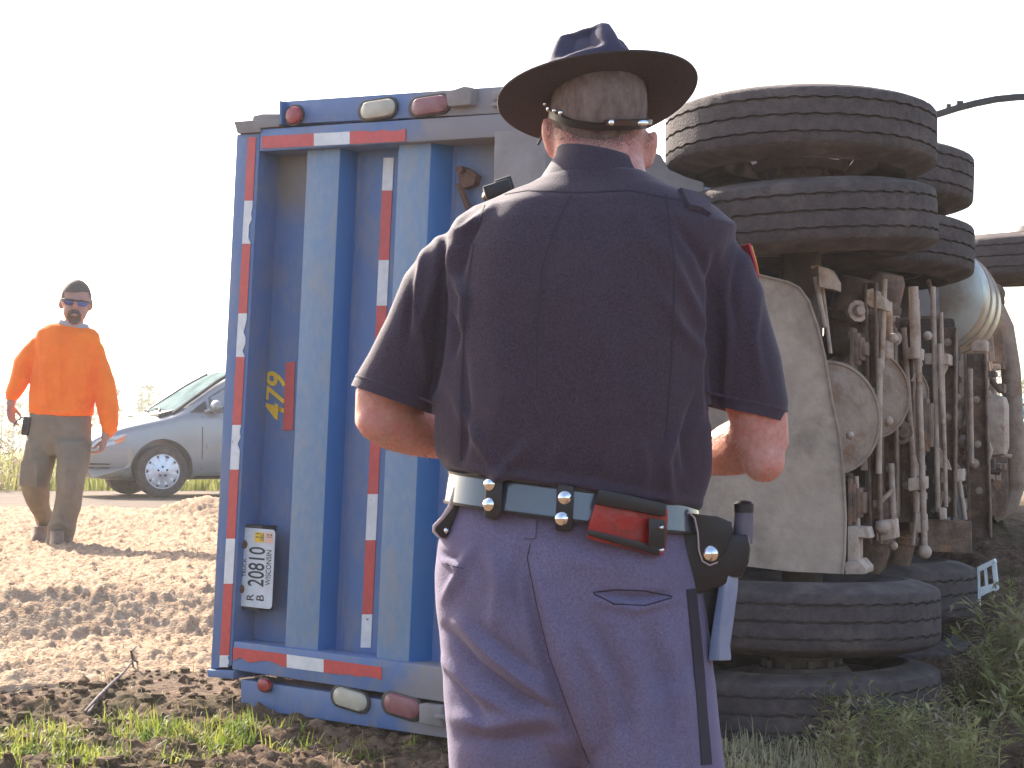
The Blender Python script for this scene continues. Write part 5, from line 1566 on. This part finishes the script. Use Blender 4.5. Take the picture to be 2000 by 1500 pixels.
# hair, beard, glasses
def shell(src, test, off_, name, mt, parent):
    bm = bmesh.new(); bm.from_mesh(src)
    bm.normal_update()
    bmesh.ops.delete(bm, geom=[f for f in bm.faces if not test(f.calc_center_median())], context='FACES')
    for v in bm.verts: v.co += v.normal * off_
    me = bpy.data.meshes.new(name); bm.to_mesh(me); bm.free()
    me.polygons.foreach_set("use_smooth", [True] * len(me.polygons))
    return link(name, me, mt, parent)
def pxy(c):
    x, y = to_px(np.array([tuple(c)])); return x[0], y[0]
def hair_t(c):
    x, y = pxy(c)
    if y > 616 or y < 520: return False
    front = c.y < hc.y - .02
    if front: return y < 571 or (y < 588 and (x < 124.5 or x > 172.5))
    return y < 612 and c.y > hc.y + .02 or y < 578
shell(mbody.data, hair_t, .006, "hair", M['dark_hair'], man)
def beard_t(c):
    x, y = pxy(c)
    if c.y > hc.y - .03: return False
    e = ((x - 145) / 13) ** 2 + ((y - 618) / 15) ** 2
    return e < 1 and not (((x - 145) / 6.5) ** 2 + ((y - 615.5) / 2.6) ** 2 < 1)
shell(mbody.data, beard_t, .004, "beard", M['dark_hair'], man)
gl = empty("sunglasses", g(148, 590, -.13)); gl.parent = man; gl.matrix_parent_inverse = inv_of(man)
for pts in ([(123, 584), (134, 586), (144, 587.5), (143.5, 593), (138, 596.5), (129, 595), (124, 590)], [(150, 588.5), (160, 589), (172, 590.5), (171, 596), (164, 599), (155, 598), (150, 594)]):
    MB().prism([at(x, y, YM - .125 + .0012 * abs(x - 147)) for x, y in pts], [at(x, y, YM - .117 + .0012 * abs(x - 147)) for x, y in pts]).build("lens", M['lens_blue'], gl, True, .002)
MB().tube([at(x, y, Y_) for x, y, Y_ in ((119, 586, YM + .0), (122, 584, YM - .09), (134, 585, YM - .118), (147, 587, YM - .128), (160, 588, YM - .116), (173, 590, YM - .09), (176, 592, YM))], .005, 8).build("glasses_frame", M['trim'], gl, True)
# sweatshirt
s_ = MB()
s_.loft([ring_at(118, 170, 634, .075, YM + .045, tilt=8), ring_at(92, 184, 640, .10, YM + .045, tilt=8), ring_at(74, 194, 650, .12, YM + .045, tilt=8), ring_at(66, 197, 672, .14, YM + .04), ring_at(65, 192, 720, .155, YM + .03), ring_at(59, 187, 765, .16, YM + .025), ring_at(56, 182, 792, .16, YM + .02),
         ring_at(57, 181, 803, .165, YM + .02), ring_at(60, 179, 812, .16, YM + .02)])
s_.tube([g(98, 668, .05), g(78, 676, .05), g(48, 712, .045), g(34, 752, .01), g(22, 772, -.01), g(20, 783, -.015)], [.055, .080, .074, .062, .052, .036], 18)
s_.tube([g(166, 668, .05), g(182, 684, .05), g(202, 745, .03), g(210, 800, -.02), g(213, 832, -.05), g(209, 853, -.075)], [.055, .078, .076, .070, .062, .036], 18)
for i, (x, y) in enumerate(((40, 735), (33, 752), (27, 765), (22, 776))): s_.ellipsoid(g(x, y, .01), (.064 - .006 * i, .06, .016), Matrix.Rotation(R(24), 3, 'Y'), 16, 8)
for i, (x, y) in enumerate(((211, 812), (213, 828), (213, 842))): s_.ellipsoid(g(x, y, -.04), (.068 - .004 * i, .06, .016), Matrix.Rotation(R(-6), 3, 'Y'), 16, 8)
sw = remeshed(s_, "sweatshirt", .0095, 4)
crease(sw, [([(110, 660), (118, 720), (116, 790)], 6, .012), ([(128, 655), (122, 720), (126, 800)], 5, -.010), ([(90, 690), (86, 740), (92, 795)], 5, .010), ([(150, 680), (146, 740), (150, 800)], 5, .010), ([(168, 700), (176, 740), (172, 785)], 5, -.016),
            ([(182, 690), (184, 730), (174, 780)], 4, -.014), ([(68, 680), (74, 720), (70, 780)], 4, -.012), ([(60, 790), (110, 806), (178, 796)], 4, .010), ([(56, 680), (40, 720), (36, 745)], 4, .010), ([(196, 700), (206, 760), (204, 820)], 5, .010), ([(140, 780), (160, 790), (176, 782)], 4, .012)],
       [(6, 6, 3, .012, 8), (18, 18, 12, .005, 1)])
link("sweatshirt", sw, M['orange'], man)
ck = MB(); ck.loft([ring_at(117, 172, 629, .078, YM + .03, tilt=9), ring_at(114, 174, 636, .083, YM + .03, tilt=9), ring_at(118, 170, 642, .075, YM + .03, tilt=9)], cap=False)
ck.build("undershirt_collar", M['shirt_grey'], man, True)
# trousers
p_ = MB()
p_.loft([ring_at(61, 176, 797, .135, YM + .02), ring_at(56, 179, 830, .15, YM + .01), ring_at(50, 178, 866, .14, YM), ring_at(60, 166, 890, .10, YM - .01)])
def lr(L, R_, y, hd, dy): return ring_at(L, R_, y, hd, YM + dy, 2.1, 0, 28)
p_.loft([lr(50, 112, 860, .13, .0), lr(43, 104, 905, .12, -.03), lr(41, 95, 950, .11, -.05), lr(54, 97, 985, .10, .06), lr(72, 106, 1020, .09, .2), lr(80, 112, 1046, .085, .28)])
p_.loft([lr(104, 179, 860, .13, -.04), lr(112, 172, 905, .125, -.10), lr(112, 163, 950, .115, -.14), lr(105, 156, 995, .105, -.14), lr(92, 147, 1038, .10, -.13), lr(88, 138, 1062, .10, -.12)])
pm_ = remeshed(p_, "trousers", .0095, 4)
crease(pm_, [([(110, 880), (104, 930), (108, 1000)], 5, -.016), ([(60, 860), (70, 920), (60, 970)], 5, .012), ([(140, 870), (130, 930), (134, 1000)], 6, .014), ([(150, 900), (140, 960), (120, 1020)], 5, -.010), ([(70, 960), (85, 1000), (95, 1035)], 5, .012), ([(92, 1030), (115, 1020), (138, 1035)], 4, .014),
             ([(92, 1048), (112, 1040), (136, 1050)], 4, -.012), ([(60, 950), (80, 965), (100, 960)], 4, -.012), ([(110, 815), (118, 850), (114, 880)], 3, -.010)], [(7, 7, 4, .014, 4), (18, 18, 12, .005, 9)])
pt = link("trousers", pm_, M['work_pants'], man)
mp_ = bvh_of(pm_)
for (x, y, dy, yaw) in ((112, 1066, -.16, 12), (84, 1055, .20, 0)):
    c = g(x, y, dy)
    c.z = max(c.z, 0.535) if dy > 0 else c.z
    bo = MB()
    Mz = Matrix.Rotation(R(yaw), 3, 'Z')
    for_ = [[c + Mz @ Vector((w * math.cos(a), .02 - .10 + l * math.sin(a), z)) for a in [2 * math.pi * q / 18 for q in range(18)]] for (z, w, l) in ((-.035, .052, .15), (.0, .054, .15), (.03, .048, .135), (.055, .044, .10), (.10, .046, .065))]
    bo.loft(for_); bo.build("boot", M['boots'], man, True)
ph = MB().box(g(51, 832, -.09), (.05, .035, .125), Matrix.Rotation(R(8), 3, 'Y')).build("phone_holster", M['leather'], man, True, .008)
MB().tube([g(52, 818, -.10), g(42, 815, -.085), g(33, 822, -.08), g(27, 832, -.07)], .005, 8).build("lanyard", M['trim'], man, True)
ck = MB(); strip(mp_, [(58, 900), (56, 950)], .14, .012, ck, 4); ck.build("cargo_pocket", M['work_pants'], pt, True)

# ------------------------------------------------------------------ minivan
def make_van(P0, yaw, paint, label, group=None):
    c_, s_ = math.cos(R(yaw)), math.sin(R(yaw))
    rx, ny = Vector((c_, s_, 0)), Vector((s_, -c_, 0))
    root = empty("minivan", P0)
    tag(root, label, "car")
    def W(x, y, z): return P0 + rx * (x - .95) + ny * (y - .90) + Vector((0, 0, z))
    top = [(0.0, .62), (.05, .70), (.16, .79), (.45, .90), (.80, .98), (1.08, 1.04), (1.35, 1.22), (1.65, 1.42), (1.95, 1.585), (2.25, 1.675), (2.7, 1.72), (3.6, 1.725), (4.3, 1.68), (4.62, 1.45), (4.80, 1.05), (4.86, .7)]
    wf = [(0, .74), (.05, .82), (.16, .88), (.45, .96), (.8, .99), (1.1, 1.0), (4.2, 1.0), (4.7, .94), (4.86, .86)]
    bot = [(0, .34), (.1, .24), (.6, .20), (4.3, .22), (4.86, .36)]
    def half(x):
        zt, w, zb = interp(top, x), interp(wf, x), interp(bot, x)
        belt = min(1.02, zt - .07)
        cab = max(0.0, zt - 1.10)
        pts = [(0, zb), (.84, zb), (.93, zb + .07), (.975, zb + .22), (.985, lerp(zb + .22, belt, .5)), (.972, belt - .05), (.945, belt)]
        if cab > 0:
            pts += [(.90, belt + .30 * (zt - belt)), (.80, belt + .70 * (zt - belt)), (.70, belt + .92 * (zt - belt)), (.55, zt)]
        else:
            pts += [(.90, lerp(belt, zt, .35)), (.82, lerp(belt, zt, .65)), (.72, lerp(belt, zt, .86)), (.55, zt)]
        pts += [(0, zt + .025)]
        return [(y * w, z) for y, z in pts]
    xs_ = sorted(set([q[0] for q in top] + [.3, .6, .95, 1.2, 1.5, 1.8, 2.1, 3.1, 3.9, 4.5]))
    rings = []
    for x in xs_:
        h = half(x)
        ring = [W(x, y, z) for y, z in h] + [W(x, -y, z) for y, z in h[-2:0:-1]]
        rings.append(ring)
    mb = MB(); mb.loft(rings)
    me = mb.mesh("body")
    o = bpy.data.objects.new("tmp", me); COL.objects.link(o)
    sub = o.modifiers.new("s", 'SUBSURF'); sub.levels = 2
    cut = MB()
    for x in (.95, 3.98):
        for y in (1.0, -1.0): cut.tube([W(x, y * .60, .335), W(x, y * 1.2, .335)], .385, 40)
    cm = cut.mesh("cut"); co_ = bpy.data.objects.new("tmp2", cm); COL.objects.link(co_)
    bo = o.modifiers.new("b", 'BOOLEAN'); bo.operation = 'DIFFERENCE'; bo.object = co_; bo.solver = 'EXACT'
    out = apply_mods(o); bpy.data.objects.remove(o); bpy.data.objects.remove(co_)
    out.materials.clear(); out.materials.append(paint)
    body = link("body", out, None, root)
    out.polygons.foreach_set("use_smooth", [True] * len(out.polygons)); out.set_sharp_from_angle(angle=R(40))
    bv = bvh_of(out)
    def side(x, z, off_=.006):
        a = W(x, 2.0, z)
        hit = bv.ray_cast(a, -ny)
        return (hit[0] if hit[0] is not None else W(x, .95, z)) + ny * off_
    def panel(pts, name, mt, off_=.006, th=.012, n=5, parent=root):
        fr = []
        for i in range(len(pts)):
            (x0, z0), (x1, z1) = pts[i], pts[(i + 1) % len(pts)]
            for k in range(n): fr.append((x0 + (x1 - x0) * k / n, z0 + (z1 - z0) * k / n))
        m_ = MB(); m_.prism([side(x, z, off_) for x, z in fr], [side(x, z, off_ - th) for x, z in fr])
        return m_.build(name, mt, parent)
    # windscreen on the sloping top
    n = 12; G = []
    for j in range(n + 1):
        x = lerp(1.13, 1.93, j / n)
        h = half(x); w_ = lerp(.80, .60, j / n)
        row = []
        for i in range(n + 1):
            y = lerp(-w_, w_, i / n)
            p = W(x - .3, y, 3.0); hit = bv.ray_cast(W(x, y, 3.0), Vector((0, 0, -1)))
            row.append((hit[0] if hit[0] else W(x, y, interp(top, x))) + Vector((0, 0, .010)) - rx * .008)
        G.append(row)
    m_ = MB(); V = [p for r_ in G for p in r_]; Fs = []
    for j in range(n):
        for i in range(n):
            a = j * (n + 1) + i; Fs.append((a, a + 1, a + n + 2, a + n + 1))
    m_.add(V, Fs); m_.build("windscreen", M['windscreen'], root, True)
    # dark pillar line beside the windscreen, wipers
    for sg in (1, -1):
        pil = MB(); pil.tube([W(x, sg * lerp(.84, .635, t), 0) + Vector((0, 0, interp(top, x) + lerp(-.02, .004, t))) for x, t in ((1.10, 0), (1.4, .36), (1.7, .70), (1.96, 1))], .022, 8)
        pil.build("windscreen_trim", M['trim'], root, True)
    MB().tube([W(1.02, .5, 1.075), W(1.12, .1, 1.12), W(1.16, -.3, 1.13)], .012, 6).build("wiper", M['trim'], root, True)
    MB().tube([W(1.02, -.1, 1.075), W(1.10, -.4, 1.11), W(1.12, -.7, 1.10)], .012, 6).build("wiper", M['trim'], root, True)
    cw = MB(); cw.prism([W(.93, -.82, 1.032), W(.93, .82, 1.032), W(1.13, .80, 1.085), W(1.13, -.80, 1.085)], [W(.93, -.82, 1.0), W(.93, .82, 1.0), W(1.13, .80, 1.04), W(1.13, -.80, 1.04)]); cw.build("cowl", M['trim'], root)
    panel([(1.30, 1.055), (1.52, 1.05), (1.52, 1.20)], "quarter_panel", M['trim'], .012)
    panel([(1.56, 1.05), (2.62, 1.05), (2.62, 1.56), (2.05, 1.54), (1.56, 1.24)], "side_window", M['glass'], .010)
    panel([(2.72, 1.05), (3.62, 1.05), (3.62, 1.57), (2.72, 1.57)], "side_window", M['glass'], .010)
    panel([(3.74, 1.06), (4.42, 1.08), (4.30, 1.54), (3.74, 1.56)], "side_window", M['glass'], .010)
    for x in (1.44, 2.66, 3.68):
        panel([(x, .34), (x + .012, .34), (x + .012, 1.0), (x, 1.0)], "door_gap", M['trim'], .003, .006, 4)
    panel([(1.50, .60), (2.60, .62), (2.60, .68), (1.50, .655)], "side_moulding", paint, .018, .02)
    panel([(2.35, .90), (2.55, .905), (2.55, .935), (2.35, .93)], "door_handle", M['trim'], .03, .03)
    panel([(1.38, .22), (3.5, .23), (3.5, .27), (1.38, .26)], "sill", M['trim'], .008)
    # headlamp wraps round the corner
    panel([(.10, .625), (.16, .70), (.30, .755), (.50, .78), (.47, .70), (.36, .65), (.22, .615)], "headlamp", M['lamp_glass'], .012, .03)
    panel([(.36, .70), (.50, .765), (.475, .69), (.38, .655)], "indicator", M['amber'], .020, .02)
    panel([(.05, .36), (.12, .58), (.30, .585), (.56, .60), (.58, .50), (.56, .40), (.40, .235), (.10, .25)], "bumper", M['van_low'], .010, .03)
    for z in (.315, .36, .405):
        panel([(.08, z), (.30, z - .002), (.33, z + .012), (.08, z + .018)], "grille_slot", M['trim'], .016, .02)
    # front face pieces
    MB().box(W(-.005, 0, .52), (.03, 1.2, .16), Matrix((rx, ny, Vector((0, 0, 1)))).transposed()).build("grille", M['trim'], root, True, .01)
    # mirror
    mi = MB(); mi.ellipsoid(W(1.60, 1.06, 1.12), (.075, .12, .085), Matrix((rx, ny, Vector((0, 0, 1)))).transposed(), 18, 12); mi.tube([W(1.50, .92, 1.06), W(1.57, 1.02, 1.09)], .025, 8)
    mi.build("wing_mirror", paint, root, True)
    # wheels
    for x in (.95, 3.98):
        for sg in (1, -1):
            w = empty("wheel", W(x, sg * .86, .318)); w.parent = root; w.matrix_parent_inverse = inv_of(root)
            ax_ = ny * sg; ce = Vector(w.location)
            t = MB(); t.revolve([(.20, -.10), (.295, -.11), (.315, -.09), (.320, -.05), (.320, .05), (.315, .09), (.295, .105), (.25, .112), (.215, .10), (.205, .07), (.0, .06)], ce, ax_, 56)
            t.build("tyre", M['rubber'], w, True)
            h = MB(); a = ax_.cross(Vector((0, 0, 1))).normalized(); bz = Vector((0, 0, 1))
            rings = []
            for kk, dd in ((1, .085), (1, .10), (.80, .112), (.45, .105), (.30, .118), (.02, .122)):
                ring = []
                for i in range(120):
                    an = 2 * math.pi * i / 120
                    notch = 1 - (.13 if (math.cos(an * 10) > .5) else 0) * (1 if kk > .9 else 0)
                    ring.append(ce + (a * math.cos(an) + bz * math.sin(an)) * (.205 * kk * notch) + ax_ * dd)
                rings.append(ring)
            h.loft(rings); h.revolve([(.198, .09), (.203, .102), (.214, .102), (.218, .09)], ce, ax_, 60); h.build("hubcap", M['hubcap'], w, True)
            lb = MB()
            for i in range(5):
                an = 2 * math.pi * i / 5 + .3
                lb.revolve([(0, .128), (.013, .126), (.015, .11)], ce + (a * math.cos(an) + bz * math.sin(an)) * .058, ax_, 10)
            lb.build("wheel_nut", M['trim'], w, True)
    return root
pv_ = at(315, 921, 22.8)
pv_.z -= .318
make_van(Vector(pv_), 25, M['van'], "silver blue minivan parked on the road left of the overturned truck")
pv2 = at(1935, 905, 34); pv2.z = .50
make_van(Vector(pv2), 12, M['teal_paint'], "pale teal car far off, glimpsed under the front of the truck")

# ------------------------------------------------------------------ dead branch in the foreground
def gp(px, py):
    """point of the ground or heap seen there"""
    d = ray(px, py).normalized()
    best = None
    for o in (ground, grain):
        hit = GB[o.name].ray_cast(CAM, d)
        if hit[0] is not None and (best is None or (hit[0] - CAM).length < (best - CAM).length): best = hit[0]
    return best
GB = {o.name: bvh_of(o) for o in (ground, grain)}
a0, a1 = gp(166, 1392), gp(262, 1285)
br_ = MB()
def bp(px, py, up, Y0=a0, Y1=a1):
    t = (px - 166) / 96
    p = at(px, py, lerp(Y0.y, Y1.y, t) - .11); return p
br_.tube([bp(165, 1390, 0), bp(190, 1364, 0), bp(215, 1338, 0), bp(240, 1315, 0), bp(262, 1288, 0)], [.004, .008, .007, .005, .003], 10)
br_.tube([bp(172, 1392, 0), bp(190, 1372, 0), bp(206, 1352, 0)], [.006, .006, .003], 8)
br_.tube([bp(258, 1290, 0), bp(262, 1312, 0), bp(246, 1345, 0)], [.005, .004, .002], 6)
br_.tube([bp(262, 1290, 0), bp(285, 1300, 0), bp(302, 1328, 0)], [.005, .004, .002], 6)
br_.tube([bp(260, 1288, 0), bp(256, 1272, 0), bp(268, 1262, 0)], [.006, .005, .002], 6)
br_ = br_.build("dead_branch", M['bark'], None, True)
tag(br_, "dead forked branch lying on the soil at the foot of the tan heap", "branch")
